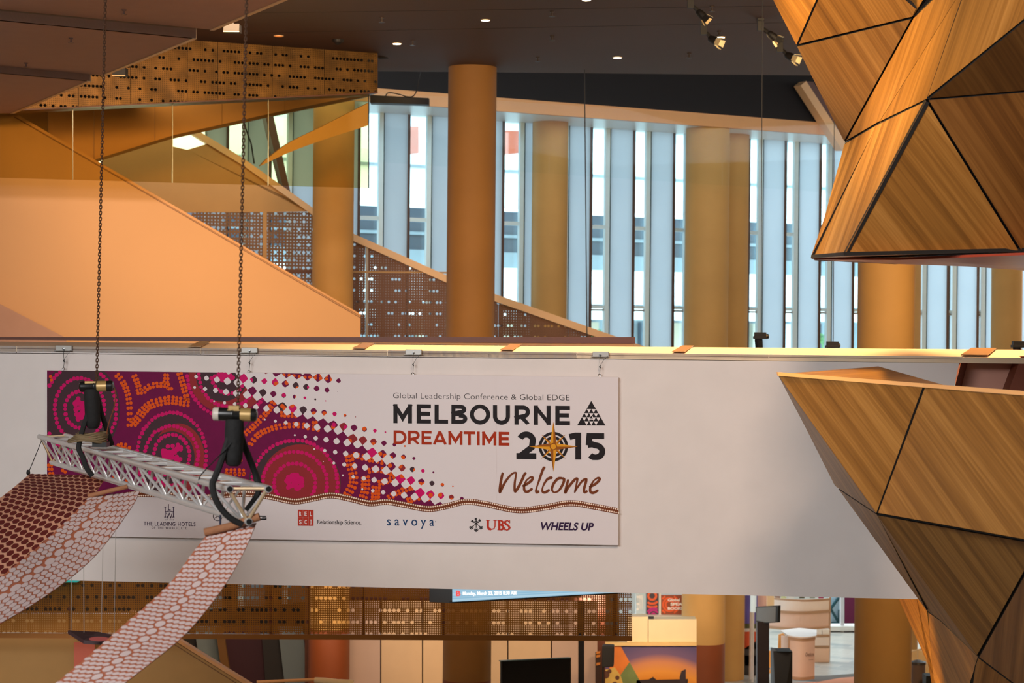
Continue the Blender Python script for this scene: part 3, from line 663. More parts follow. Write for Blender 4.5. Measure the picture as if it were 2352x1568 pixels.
for pts, rows in (
    ([(262, 853), (284, 880), (296, 920), (298, 982)], 2), ([(300, 978), (318, 958), (344, 930), (388, 919), (432, 924)], 3), ([(431, 926), (424, 895), (412, 855)], 2), ([(305, 856), (316, 882), (322, 908)], 2), ([(324, 905), (345, 886), (384, 885), (392, 896)], 2), ([(380, 886), (382, 858)], 2),
    ([(558, 1000), (590, 972), (618, 940), (634, 912), (640, 896)], 2), ([(570, 1028), (592, 1000), (630, 982), (680, 976), (738, 986)], 2), ([(722, 962), (724, 982)], 2), ([(638, 950), (680, 952)], 2), ([(510, 1081), (560, 1083)], 2), ([(510, 1088), (560, 1090)], 1),
    ([(800, 1037), (806, 1070), (812, 1104), (798, 1136)], 3), ([(804, 1042), (850, 1054), (884, 1062)], 2), ([(838, 1088), (840, 1115), (833, 1146)], 3), ([(838, 1082), (870, 1078), (905, 1088)], 2), ([(864, 1112), (862, 1148)], 3), ([(862, 1112), (905, 1100), (948, 1098)], 2), ([(885, 1146), (925, 1126), (962, 1114)], 2), ([(930, 1152), (965, 1142), (990, 1146)], 2),
    ([(113, 856), (118, 872)], 1), ([(113, 1058), (118, 1090)], 2), ([(138, 1076), (150, 1084)], 1), ([(256, 1040), (268, 1026), (290, 1024), (296, 1040)], 2), ([(250, 1095), (300, 1110)], 2), ([(546, 1052), (552, 1062)], 2), ([(640, 856), (700, 862), (762, 868)], 2)):
    track(pts, rows)
for ii in range(-2, 26):
    for jj in range(-2, 14):
        x, y = 559.5 + 23.97 * ii - 3.2 * jj, 868.1 + 3.5 * ii + 24.9 * jj
        bx = lerp_at([(845, 546), (893, 566), (928, 634), (947, 697), (979, 776), (1011, 821), (1038, 861), (1070, 888), (1102, 928), (1134, 974), (1165, 1018)], y)
        if bx - 6 < x < bx + 150 and clip(x, y, 9):
            m_ = rd.choice([0, 0, 2, 4, 4, 1, 3] if y < 950 else [1, 1, 4, 0, 3, 3, 2])
            if m_ != 3: disc(art, x, y, 11.5, .0026, m_, 14)
            for q in range(rd.choice([0, 1, 1, 2])): disc(art, x + rd.uniform(-7, 7), y + rd.uniform(-7, 7), 5.0, .0028 + .0001 * q, rd.choice([2, 3]) if y < 1000 else 3)
art.build('dot_painting', A_M, banner)
# halftone transition: white sheet whose dots open onto the painting
def halftone():
    m = bpy.data.materials.new('halftone_white'); t, N, L = nt(m); b = N['Principled BSDF']
    b.inputs['Base Color'].default_value = S((226, 216, 216)); b.inputs['Roughness'].default_value = 0.55; b.inputs['Specular IOR Level'].default_value = .2
    uv = node(t, 'ShaderNodeUVMap'); sp = node(t, 'ShaderNodeSeparateXYZ'); L.new(uv.outputs[0], sp.inputs[0]); x, y = sp.outputs[0], sp.outputs[1]
    cr = node(t, 'ShaderNodeValToRGB'); el = cr.color_ramp.elements
    tab = [(845, 546), (893, 566), (928, 634), (947, 697), (979, 776), (1011, 821), (1038, 861), (1070, 888), (1102, 928), (1134, 974), (1165, 1018)]
    while len(el) < len(tab): el.new(0.5)
    for e, (yy, xx) in zip(sorted(el, key=lambda q: q.position), tab): pass
    for k, (yy, xx) in enumerate(tab):
        el[k].position = (yy - 840) / 340.0; v = (xx - 500) / 600.0; el[k].color = (v, v, v, 1)
    fy = math_(t, 'DIVIDE', math_(t, 'SUBTRACT', y, 840.0), 340.0); L.new(fy, cr.inputs[0])
    xb = math_(t, 'ADD', math_(t, 'MULTIPLY', cr.outputs[0], 600.0), 500.0)
    g1 = math_(t, 'MULTIPLY', math_(t, 'SUBTRACT', xb, x), 0.60)
    g2 = math_(t, 'SUBTRACT', math_(t, 'SUBTRACT', 864.0, y), math_(t, 'MULTIPLY', math_(t, 'MAXIMUM', math_(t, 'SUBTRACT', math_(t, 'ABSOLUTE', math_(t, 'SUBTRACT', x, 692.0)), 62.0), 0.0), 1.1))
    g = math_(t, 'MAXIMUM', g1, g2)
    # lattice coordinates
    e1 = (23.97, 3.5); e2 = (-3.2, 24.9); det = e1[0] * e2[1] - e1[1] * e2[0]
    dx = math_(t, 'SUBTRACT', x, 559.5); dy = math_(t, 'SUBTRACT', y, 868.1)
    i = math_(t, 'ADD', math_(t, 'MULTIPLY', dx, e2[1] / det), math_(t, 'MULTIPLY', dy, -e2[0] / det))
    j = math_(t, 'ADD', math_(t, 'MULTIPLY', dx, -e1[1] / det), math_(t, 'MULTIPLY', dy, e1[0] / det))
    def bump(sh):
        di = math_(t, 'SUBTRACT', math_(t, 'FRACT', math_(t, 'ADD', i, sh)), 0.5); dj = math_(t, 'SUBTRACT', math_(t, 'FRACT', math_(t, 'ADD', j, sh)), 0.5)
        vx = math_(t, 'ADD', math_(t, 'MULTIPLY', di, e1[0]), math_(t, 'MULTIPLY', dj, e2[0])); vy = math_(t, 'ADD', math_(t, 'MULTIPLY', di, e1[1]), math_(t, 'MULTIPLY', dj, e2[1]))
        d2 = math_(t, 'ADD', math_(t, 'MULTIPLY', vx, vx), math_(t, 'MULTIPLY', vy, vy)); return math_(t, 'EXPONENT', math_(t, 'MULTIPLY', d2, -1 / 76.0))
    c = math_(t, 'SUBTRACT', bump(0.5), bump(0.0))
    f = math_(t, 'ADD', math_(t, 'MINIMUM', math_(t, 'DIVIDE', g, 86.0), math_(t, 'DIVIDE', g, 60.0)), c)
    hole = math_(t, 'GREATER_THAN', f, 0.0)
    tr = node(t, 'ShaderNodeBsdfTransparent'); mx = node(t, 'ShaderNodeMixShader'); L.new(hole, mx.inputs[0]); L.new(b.outputs[0], mx.inputs[1]); L.new(tr.outputs[0], mx.inputs[2]); L.new(mx.outputs[0], N['Material Output'].inputs[0])
    return m
mb = MB(); hx = [430 + 10 * k for k in range(72)]
for a, b in zip(hx, hx[1:]):
    q = [(a, wy(a)), (b, wy(b)), (b, btop(b) + .3), (a, btop(a) + .3)]
    mb.face([BN(x, y, .0034) for x, y in q], q)
mb.build('halftone_sheet', halftone(), banner)
# wavy band with two rows of dots
mb = MB(); wm = MB(); xs = [108 + 4 * k for k in range(329)]
for a, b in zip(xs, xs[1:]):
    mb.face([BN(a, wy(a) + 7.2, .0046), BN(b, wy(b) + 7.2, .0046), BN(b, wy(b) - 6.8, .0046), BN(a, wy(a) - 6.8, .0046)])
x = 111.0
while x < 1419:
    for d in (-4.2, 4.2): disc(wm, x + (1.5 if d > 0 else 0), wy(x) + d, 1.95, .0056, 0, 8)
    x += 5.05
mb.build('wave_band', BRN, banner); wm.build('wave_dots', DOT, banner)
# ---- stroke lettering (Gotham-like capitals) in unit boxes: strokes as polylines with a width
def arc(cx, cy, rx, ry, a0, a1, n=18): return [(cx + rx * math.cos(math.radians(a0 + (a1 - a0) * k / n)), cy + ry * math.sin(math.radians(a0 + (a1 - a0) * k / n))) for k in range(n + 1)]
def strokes_to_faces(mb, mp, strokes, w, off, mi=0):
    """each stroke: list of points in letter space; w: pen width in the same units; mitred quads"""
    for si, st in enumerate(strokes):
        lift = BN.n * (.00025 * si)
        ww = w; pts = st
        if isinstance(st, tuple) and len(st) == 2 and isinstance(st[1], (int, float)) is False and isinstance(st[1], list): ww, pts = st[0], st[1]
        pts = [np.array(p, float) for p in pts]; n = len(pts); closed = np.allclose(pts[0], pts[-1]) and n > 3
        L = []; R = []
        for k in range(n):
            if closed: a = pts[k - 1 if k > 0 else n - 2]; c = pts[k + 1 if k < n - 1 else 1]
            else: a = pts[max(0, k - 1)]; c = pts[min(n - 1, k + 1)]
            d1 = pts[k] - a; d2 = c - pts[k]
            if np.linalg.norm(d1) < 1e-9: d1 = d2
            if np.linalg.norm(d2) < 1e-9: d2 = d1
            d1 = d1 / np.linalg.norm(d1); d2 = d2 / np.linalg.norm(d2); tt = d1 + d2; tt /= np.linalg.norm(tt); nn = np.array([-tt[1], tt[0]])
            cosv = max(0.35, nn @ np.array([-d1[1], d1[0]])); wk = (ww[k] if isinstance(ww, (list, tuple)) else ww) / 2 / cosv
            L.append(pts[k] + nn * wk); R.append(pts[k] - nn * wk)
        for k in range(n - 1):
            mb.face([mp(*L[k]) + lift, mp(*L[k + 1]) + lift, mp(*R[k + 1]) + lift, mp(*R[k]) + lift], mi=mi)
# letters as strokes in a box [0,wd] x [0,1] (y up), pen width p measured in heights
def letter(ch, wd, p):
    h = p / 2; m = wd
    if ch == 'M': return [[(h, 0), (h, 1)], [(m - h, 0), (m - h, 1)], [(h * .55, 1), (m / 2, .28), (m - h * .55, 1)]]
    if ch == 'E': return [[(h, 0), (h, 1)], [(0, 1 - h * .95), (m, 1 - h * .95)], [(0, .505), (m * .93, .505)], [(0, h * .95), (m, h * .95)]]
    if ch == 'L': return [[(h, 0), (h, 1)], [(0, h * .95), (m, h * .95)]]
    if ch == 'B':
        r1 = (1 - .5) / 2 - h * .48; 
        return [[(h, 0), (h, 1)], [(0, 1 - h), (m * .56, 1 - h)] + arc(m * .56, .755, m * .38 - h, .245 - h, 90, -90) + [(0, .51)], [(0, .51), (m * .6, .51)] + arc(m * .6, .27, m * .4 - h, .27 - h, 90, -90) + [(0, h)]]
    if ch == 'O': return [arc(m / 2, .5, m / 2 - h, .525 - h, 0, 360, 40)]
    if ch == 'U': return [[(h, 1), (h, .42)] + arc(m / 2, .42, m / 2 - h, .44 - h, 180, 360)[1:] + [(m - h, 1)]]
    if ch == 'R': return [[(h, 0), (h, 1)], [(0, 1 - h), (m * .52, 1 - h)] + arc(m * .54, .665, m * .44 - h, .335 - h, 90, -90) + [(0, .33)], [(m * .5, .36), (m - h * 1.1, 0)]]
    if ch == 'N': return [[(h, 0), (h, 1)], [(m - h, 0), (m - h, 1)], [(h * .7, 1 - h * .3), (m - h * .7, h * .3)]]
    if ch == 'D': return [[(h, 0), (h, 1)], [(0, 1 - h), (m * .42, 1 - h)] + arc(m * .45, .5, m * .55 - h, .5 - h, 90, -90) + [(0, h)]]
    if ch == 'A': return [[(h * 1.1, 0), (m / 2, 1 - h * .2)], [(m - h * 1.1, 0), (m / 2, 1 - h * .2)], [(m * .2, .27), (m * .8, .27)]]
    if ch == 'T': return [[(m / 2, 0), (m / 2, 1)], [(0, 1 - h), (m, 1 - h)]]
    if ch == 'I': return [[(m / 2, 0), (m / 2, 1)]]
    if ch == '2': return [arc(m * .5, .68, m * .48 - h, .34 - h, 158, -18, 20) + [(m * .78, .44), (h * 1.3, h * .95)], [(0, h * .95), (m, h * .95)]]
    if ch == '1': return [[(m - h, 0), (m - h, 1)], [(0, 1 - h * 1.5), (m * .5, 1 - h), (m, 1 - h)]]
    if ch == '5': return [[(m * .93, 1 - h * .95), (m * .16, 1 - h * .95)], [(m * .22, 1), (m * .17, .545)], [(m * .12, .56), (m * .35, .585)] + arc(m * .5, .32, m * .48 - h, .335 - h, 90, -140, 22)]
    return []
def word(spans, off, mat, name, pen, slope=0.0125):
    """spans: (char, x0, x1, ytop, ybottom) in photo pixels"""
    for (ch, x0, x1, yt, yb) in spans:
        mb = MB(); H = yb - yt; wd = (x1 - x0) / H
        oo = .026 if ch in 'OU2' else 0.0
        mp = lambda a, b, x0=x0, yb=yb, H=H, oo=oo: BN(x0 + a * H, yb - min(1 + oo, max(-oo, b)) * H + slope * a * H, off)
        strokes_to_faces(mb, mp, letter(ch, wd, pen), pen, off); mb.build('letter', mat, banner)
c3 = lambda x, y=0: (880 + x / 3.734, 840 + y / 3.734)
def spans3(s, xs, y0l, y0r, y1l, y1r, xl, xr):
    o = []
    for ch, (a, b) in zip(s, xs):
        f = (a - xl) / (xr - xl); o.append((ch, c3(a)[0], c3(b)[0], c3(0, y0l + (y0r - y0l) * f)[1], c3(0, y1l + (y1r - y1l) * f)[1]))
    return o
word(spans3('MELBOURNE', [(88, 248), (287, 410), (441, 557), (585, 722), (744, 918), (942, 1088), (1126, 1262), (1292, 1437), (1477, 1602)], 327, 343, 491, 508, 88, 1600), .004, INK, 'lettering', 0.215)
word(spans3('DREAMTIME', [(90, 201), (213, 316), (329, 416), (424, 549), (560, 681), (690, 790), (804, 829), (849, 971), (991, 1083)], 553, 566, 671, 684, 90, 1082), .004, RST, 'lettering', 0.205)
word([('2', c3(1143)[0], c3(1313)[0], c3(0, 566)[1], c3(0, 797)[1]), ('1', c3(1598)[0], c3(1699)[0], c3(0, 571)[1], c3(0, 802)[1]), ('5', c3(1733)[0], c3(1908)[0], c3(0, 575)[1], c3(0, 806)[1])], .004, INK, 'lettering', 0.222)
# compass rose in place of the zero
cx, cy = c3(1460, 692); q = 1 / 3.734
mb = MB(); mpx = lambda x, y: BN(x, y, .0042)
strokes_to_faces(mb, mpx, [arc(cx, cy, 114 * q, 114 * q, 0, 360, 48), arc(cx, cy, 77 * q, 77 * q, 0, 360, 48)], 24 * q, 0); mb.build('compass_ring', INK, banner)
mb = MB()
def star(n0, R, r, off, light, dark, w):
    for k in range(4):
        t = math.radians(n0 + 90 * k); tip = (cx + R[k % 2] * q * math.cos(t), cy - R[k % 2] * q * math.sin(t))
        for sgn, mi in ((1, light), (-1, dark)):
            tt = t + sgn * math.radians(w); b = (cx + r * q * math.cos(tt), cy - r * q * math.sin(tt))
            mb.face([BN(cx, cy, off), BN(*tip, off), BN(*b, off)], mi=mi)
star(45, (150, 150), 20, .0046, 0, 1, 45); star(0, (208, 215), 40, .005, 0, 1, 45)
disc(mb, cx, cy, 32 * q, .0054, 1, 24); disc(mb, cx, cy, 23 * q, .0058, 0, 24)
mb.build('compass_star', [GOLDP, GOLDD], banner)
# triangle emblem: dark triangles leaving white ones
mb = MB(); ap = c3(1785, 300); bl = c3(1665, 509); brr = c3(1906, 511)
def tri(a, b, c, mi, off): mb.face([BN(*a, off), BN(*b, off), BN(*c, off)], mi=mi)
tri(ap, bl, brr, 0, .004)
def tp(i, j, n=6): # row i from the top, position j
    l = (ap[0] + (bl[0] - ap[0]) * i / n, ap[1] + (bl[1] - ap[1]) * i / n); r = (ap[0] + (brr[0] - ap[0]) * i / n, ap[1] + (brr[1] - ap[1]) * i / n)
    f = j / i if i else 0; return (l[0] + (r[0] - l[0]) * f, l[1] + (r[1] - l[1]) * f)
for i in range(2, 6):
    for j in range(i):
        if i == 5 and j in (0, 4): continue
        a, b, c = tp(i, j), tp(i, j + 1), tp(i + 1, j + 1); g = ((a[0] + b[0] + c[0]) / 3, (a[1] + b[1] + c[1]) / 3)
        sh = lambda p: (g[0] + (p[0] - g[0]) * .93, g[1] + (p[1] - g[1]) * .93)
        tri(sh(a), sh(b), sh(c), 1, .0044)
g = c3(1785, 440); tri((g[0], g[1] - 7), (g[0] - 7, g[1] + 5), (g[0] + 7, g[1] + 5), 1, .0048); tri((g[0], g[1] - 3.6), (g[0] - 4, g[1] + 3.2), (g[0] + 4, g[1] + 3.2), 0, .0052)
mb.build('triangle_emblem', [INK, WHT], banner)
# brush script word
def script(strokes, mat, name, w):
    for st in strokes:
        mb = MB(); pts = crom([(a, b) for a, b in st], 8); n = len(pts)
        ws = [w * (0.55 + 0.45 * abs(math.sin(0.6 + 5 * k / n))) for k in range(n)]
        ws[0] *= .6; ws[-1] *= .4
        strokes_to_faces(mb, lambda x, y: BN(*c3(x, y), .004), [(ws, [tuple(p) for p in pts])], w, 0); mb.build('letter', mat, banner)
script([[(1030, 916), (1022, 930), (1008, 1000), (1000, 1076), (1012, 1062), (1050, 990), (1100, 930), (1138, 914), (1138, 940), (1128, 1010), (1130, 1074), (1150, 1056), (1185, 990), (1212, 930), (1228, 916)],
        [(1195, 1032), (1240, 1008), (1274, 980), (1282, 958), (1262, 956), (1228, 984), (1210, 1030), (1214, 1070), (1240, 1078), (1282, 1050)],
        [(1388, 866), (1370, 890), (1338, 980), (1312, 1060), (1318, 1084), (1338, 1072)],
        [(1450, 966), (1438, 958), (1404, 976), (1372, 1030), (1366, 1074), (1390, 1084), (1428, 1060)],
        [(1540, 962), (1500, 966), (1462, 1010), (1448, 1058), (1466, 1084), (1504, 1070), (1538, 1020), (1552, 974), (1536, 962)],
        [(1588, 972), (1578, 1010), (1562, 1084), (1588, 1040), (1640, 978), (1664, 966), (1662, 996), (1644, 1078), (1660, 1050), (1706, 988), (1738, 970), (1740, 990), (1722, 1060), (1730, 1084), (1752, 1070)],
        [(1766, 1040), (1814, 1016), (1850, 984), (1856, 964), (1836, 962), (1802, 990), (1778, 1040), (1778, 1078), (1804, 1088), (1846, 1064)]], BRN, 'lettering', 23)
# ---- font lettering fitted to photo boxes
def text_part(body, x0, x1, yt, yb, mat, bold=0.0, shear=0.0, spacing=1.0, slope=0.0125, off=.004, name='lettering', plane=None, parent=None):
    cu = bpy.data.curves.new('lettering', 'FONT'); cu.body = body; cu.offset = bold; cu.shear = shear; cu.space_character = spacing; cu.resolution_u = 4
    o = bpy.data.objects.new('lettering_tmp', cu); COL.objects.link(o)
    dg = bpy.context.evaluated_depsgraph_get(); me = bpy.data.meshes.new_from_object(o.evaluated_get(dg)); 
    bpy.data.objects.remove(o); 
    v = [w.co.copy() for w in me.vertices]; fs = [tuple(p.vertices) for p in me.polygons]; bpy.data.meshes.remove(me); bpy.data.curves.remove(cu)
    ax, bx = min(p.x for p in v), max(p.x for p in v); ay, by = min(p.y for p in v), max(p.y for p in v)
    pl = plane or BN; mb = MB(); nw = body.count(' ') + 1
    if nw > 1:      # one part per word: cut at the widest gaps between glyphs
        iv = sorted((min(v[i].x for i in f), max(v[i].x for i in f)) for f in fs); gaps = []; hi = iv[0][1]
        for a_, b_ in iv:
            if a_ > hi: gaps.append((a_ - hi, (a_ + hi) / 2))
            hi = max(hi, b_)
        cuts = sorted(g_[1] for g_ in sorted(gaps)[::-1][:nw - 1]); fx = lambda f: sum(v[i].x for i in f) / len(f)
        for w_ in range(nw):
            lo_, hi_ = (cuts[w_ - 1] if w_ else -1e9), (cuts[w_] if w_ < nw - 1 else 1e9); sel = [f for f in fs if lo_ < fx(f) <= hi_]; ids = sorted({i for f in sel for i in f}); ix = {i: q for q, i in enumerate(ids)}; wb = MB()
            wb.v = [pl(x0 + (v[i].x - ax) / (bx - ax) * (x1 - x0), yb - (v[i].y - ay) / (by - ay) * (yb - yt) + slope * ((v[i].x - ax) / (bx - ax) * (x1 - x0)), off) for i in ids]
            wb.f = [tuple(ix[i] for i in f) for f in sel]; wb.uv = [None] * len(sel); wb.mi = [0] * len(sel)
            if sel: wb.build(name, mat, parent or banner)
        return
    mb.v = [pl(x0 + (p.x - ax) / (bx - ax) * (x1 - x0), yb - (p.y - ay) / (by - ay) * (yb - yt) + slope * ((p.x - ax) / (bx - ax) * (x1 - x0)), off) for p in v]
    mb.f = fs; mb.uv = [None] * len(fs); mb.mi = [0] * len(fs)
    return mb.build(name, mat, parent or banner)
text_part('Global Leadership Conference & Global EDGE', 903, 1308, 901.5, 918.3, INK, -0.012)
text_part('THE LEADING HOTELS', 330, 449, 1197.5, 1206.5, PLUM, 0.004, spacing=1.15)
text_part('OF THE WORLD, LTD', 348, 430, 1209, 1215, PLUM, 0.0, spacing=1.4)
text_part('EST 1928', 379, 399, 1191.8, 1194.2, PLUM, 0.0, spacing=1.3)
mb = MB(); mpx = lambda x, y: BN(x, y, .004)
strokes_to_faces(mb, mpx, [[(387, 1157), (387, 1170.5)], [(386.4, 1170), (392, 1170)], [(379.5, 1164), (379.5, 1187)], [(398.5, 1164), (398.5, 1187)], [(377, 1164), (382, 1164)], [(396, 1164), (401, 1164)], [(377, 1187), (382, 1187)], [(396, 1187), (401, 1187)], [(379.5, 1175), (389, 1173), (398.5, 1175)], [(382, 1177), (385.5, 1189), (389, 1178), (392.5, 1189), (396, 1177)]], 1.5, 0); mb.build('hotel_monogram', PLUM, banner)
# partly hidden emblem and block letters behind the truss
mb = MB(); ec = (500, 1185)
strokes_to_faces(mb, mpx, [arc(ec[0], ec[1], 10.5, 10.5, 0, 360, 30), [ec, (ec[0], ec[1] - 10)], [ec, (ec[0] - 9, ec[1] + 5.5)], [ec, (ec[0] + 9, ec[1] + 5.5)]], 1.3, 0); mb.build('ring_emblem', INK, banner)
mb = MB(); strokes_to_faces(mb, mpx, [[(538, 1191), (538, 1184), (556, 1184.4), (556, 1191.2)], [(540, 1188), (556, 1188.2)], [(563, 1191.2), (563, 1184.5), (588, 1185), (588, 1191.6)], [(576, 1185), (576, 1191)], [(611, 1185.3), (595, 1185), (595, 1191.6), (611, 1192), (611, 1188.8), (602, 1188.6)]], 2.6, 0); mb.build('lettering', INK, banner)
# red square emblem with six letters
mb = MB()
for r in range(2):
    for k in range(3):
        x0 = 684 + k * 12.2; y0 = 1170.3 + r * 18.6 + .012 * k * 12
        mb.face([BN(x0, y0 + 18, .004), BN(x0 + 11.7, y0 + 18.1, .004), BN(x0 + 11.7, y0 + .1, .004), BN(x0, y0, .004)])
mb.build('red_square_emblem', UBR, banner)
for r, row in enumerate(('REL', 'SCI')):
    for k, ch in enumerate(row):
        x0 = 684 + k * 12.2; y0 = 1170.3 + r * 18.6
        if ch == 'I':
            mb = MB(); strokes_to_faces(mb, lambda x, y: BN(x, y, .005), [[(x0 + 5.8, y0 + 4), (x0 + 5.8, y0 + 14.6)], [(x0 + 3.2, y0 + 4.8), (x0 + 8.4, y0 + 4.8)], [(x0 + 3.2, y0 + 14), (x0 + 8.4, y0 + 14)]], 1.8, 0); mb.build('lettering', WHT, banner)
        else: text_part(ch, x0 + 3.2, x0 + 8.6, y0 + 4, y0 + 14.6, WHT, 0.03, off=.005)
text_part('Relationship Science.', 728.5, 830, 1193, 1206, INK, 0.008)
text_part('savoya', 889, 997, 1192, 1213, NAVY, 0.004, spacing=1.55)
text_part('R', 999.5, 1001.5, 1196, 1199, NAVY)
text_part('WHEELS UP', 1242, 1364, 1198.5, 1217, PLUM, 0.03, 0.2, slope=.012)
# serif capitals U B S
mb = MB()
def px3(x, y): return BN(*c3(x, y), .004)
strokes_to_faces(mb, px3, [[(880, 1322), (918, 1323)], [(944, 1323), (976, 1324)], (19, [(898, 1323), (898, 1378), (906, 1398), (926, 1402)]), (9, [(926, 1402), (950, 1396), (959, 1376), (960, 1324)]),
    [(980, 1324), (1010, 1325)], [(980, 1406), (1010, 1407)], (19, [(996, 1325), (996, 1406)]), (9, [(1000, 1325), (1014, 1326)]), (15, [(1012, 1326), (1026, 1336), (1024, 1354), (1010, 1362)]), (9, [(1000, 1362), (1012, 1362)]), (17, [(1010, 1362), (1030, 1374), (1030, 1394), (1010, 1406)]),
    (9, [(1084, 1346), (1080, 1332), (1064, 1325), (1050, 1330)]), (17, [(1050, 1329), (1044, 1344), (1056, 1358), (1076, 1370), (1084, 1386), (1076, 1402)]), (9, [(1076, 1402), (1060, 1408), (1046, 1400), (1042, 1386)]), [(1085, 1322), (1085, 1348)], [(1042, 1384), (1042, 1408)]], 6, 0); mb.build('lettering', UBR, banner)
# three crossed keys
mb = MB(); kc = (798, 1352)
for ang in (90, 38, 142):
    t = math.radians(ang); d = (math.cos(t), -math.sin(t)); n_ = (d[1], -d[0])
    at = lambda a, b=0: (kc[0] + d[0] * a + n_[0] * b, kc[1] + d[1] * a + n_[1] * b)
    strokes_to_faces(mb, px3, [(6, [at(-38), at(50)]), (5, [at(46, 0), at(46, 14)]), (5, [at(34, 0), at(34, 14)]), (5, [at(40, -8), at(40, 10)]), (6, [at(22, -8), at(22, 8)])], 6, 0)
    cc = at(-52); strokes_to_faces(mb, px3, [(5, arc(cc[0] - 8, cc[1], 8, 8, 0, 360, 16)), (5, arc(cc[0] + 8, cc[1], 8, 8, 0, 360, 16)), (5, arc(cc[0], cc[1] + 8, 8, 8, 0, 360, 16))], 5, 0)
mb.build('crossed_keys_emblem', INK, banner)
# hangers from the coping down to the banner
clampm = paint('galvanised_clamp', (158, 154, 148), 0.4, 0.6)
for k, (x, ye) in enumerate(((149, 847), (575, 853), (951, 858.5), (1380, 861.5))):
    y = ytop(x) + 3.6; e = empty('banner_hanger', BR(x, ye, .06), ['grey clamp and wire hanging the banner by its upper left corner', 'grey clamp and wire over the start of the white dots on the banner', 'grey clamp and wire above the word MELBOURNE on the banner', 'grey clamp and wire hanging the banner by its upper right corner'][k], 'hanger', 'banner hangers along the bridge coping')
    mb = MB(); mb.prism([BR(x - 18.5, y + 6.3, .013), BR(x + 18.5, y + 6.7, .013), BR(x + 18.5, y - 6, .013), BR(x - 18.5, y - 6.4, .013)], NB * 0.045)
    mb.prism([BR(x - 22, y + 6.3, .013), BR(x + 16, y + 6.7, .013), BR(x + 16, y + 4.6, .013), BR(x - 22, y + 4.3, .013)], NB * 0.06); mb.build('clamp', clampm, e, bevel=.003)
    MB().lathe(BR(x - 2, y + 1.5, .06), [(.012, 0), (.012, .02), (.007, .02), (.007, .05)], NB, 10).build('bolt', chrome, e)
    q = lambda dx, dy, o=.085: BR(x + dx, y + dy, o)
    mb = MB(); mb.tube([q(-2, 2), q(-2.6, 18), q(-1.5, 30), q(-2.5, ye - y - 4)], .0028, 5); mb.tube([q(17, 4), q(6, 14), q(0, 24), q(-1.6, 30)], .0016, 4); mb.build('wire', rubber, e)
    MB().tube([q(-3, 27), q(-1.2, 32)], .0075, 6).build('crimp', black, e)
    c = BR(x - 3, ye, .06); mb = MB(); mb.tube([c + BN.d * (.0125 * math.cos(a)) + Vector((0, 0, .0125 * math.sin(a))) for a in np.linspace(0, 2 * math.pi, 14)[:-1]], .004, 6, closed=True); mb.tube([c - Vector((0, 0, .012)), c - Vector((0, 0, .03))], .004, 6); mb.build('eye_ring', chrome, e)
# ================================================================== hanging truss, motors, chains, fabric ribbons
zN, zF = 12.7, 19.0
FT0, FT1 = P(93, 1003, zF), P(525, 1122, zN)
BT0, BT1 = P(153, 1000.5, zF + .02), P(614, 1122, zN - .02)
LB0, LB1 = P(121, 1062, zF), P(569, 1197, zN)
truss = empty('lighting_truss', LB1 * .5 + LB0 * .5, 'silver triangular lighting truss hanging in front of the banner', 'truss')
lerp = lambda a, b, t: a + (b - a) * t
for a, b in ((FT0, FT1), (BT0, BT1), (LB0, LB1)):
    d = (b - a).normalized(); mb = MB(); mb.tube([a - d * .06, b + d * .03], .0235, 14, caps=False); mb.tube([b + d * .03, b + d * .031, b + d * .0312, b - d * .06], [.0235, .0235, .017, .017], 14)
    mb.build('chord', alu, truss, smooth=True)
    MB().lathe(b + d * .029, [(.019, 0), (.019, .005)], d, 14).build('chord_socket', black, truss)
NB_ = 13
mb = MB()
for side0, side1 in ((FT0, FT1), (BT0, BT1)):
    for k in range(NB_):
        t0, t1, t2 = k / NB_, (k + .75) / NB_, (k + 1) / NB_
        mb.tube([lerp(side0, side1, t0), lerp(LB0, LB1, min(1, t1))], .0115, 7, caps=False)
        mb.tube([lerp(LB0, LB1, min(1, t1 + .04 / NB_)), lerp(side0, side1, t2)], .009, 7, caps=False)
mb.build('lacing', alu, truss, smooth=True)
mb = MB()
for k in range(NB_ + 1):
    t = k / NB_; mb.tube([lerp(FT0, FT1, t), lerp(BT0, BT1, t)], .0085, 7, caps=False)
    if k < NB_: mb.tube([lerp(FT0, FT1, t), lerp(BT0, BT1, (k + .5) / NB_), lerp(FT0, FT1, (k + 1) / NB_)], .0055, 6, caps=False)
mb.build('top_lacing', alu, truss, smooth=True)
mb = MB(); mb.tube([FT1, LB1], .0115, 8); mb.tube([BT1, LB1], .0115, 8); mb.tube([FT1, BT1], .0125, 8); mb.build('end_frame', paint('tan_aluminium', (196, 168, 132), .4, .5), truss, smooth=True); mb = MB(); mb.tube([FT0, LB0], .0115, 8); mb.tube([BT0, LB0], .0115, 8); mb.tube([FT0, BT0], .0115, 8)
mb.build('end_frame', paint('tan_aluminium', (196, 168, 132), .4, .5), truss, smooth=True)
def zt(x): # depth of the truss at photo column x (front chord)
    t = (x - 93) / 432.0; return 1 / (1 / zF + t * (1 / zN - 1 / zF))
body_m = paint('motor_black', (26, 24, 22), 0.35, 0.2); brass = paint('worn_brass_label', (176, 142, 86), 0.4, .3); bagm = paint('chain_bag_black', (20, 18, 17), 0.85, bump=.3)
cap_w = paint('motor_pale_cap', (196, 184, 170), .4)
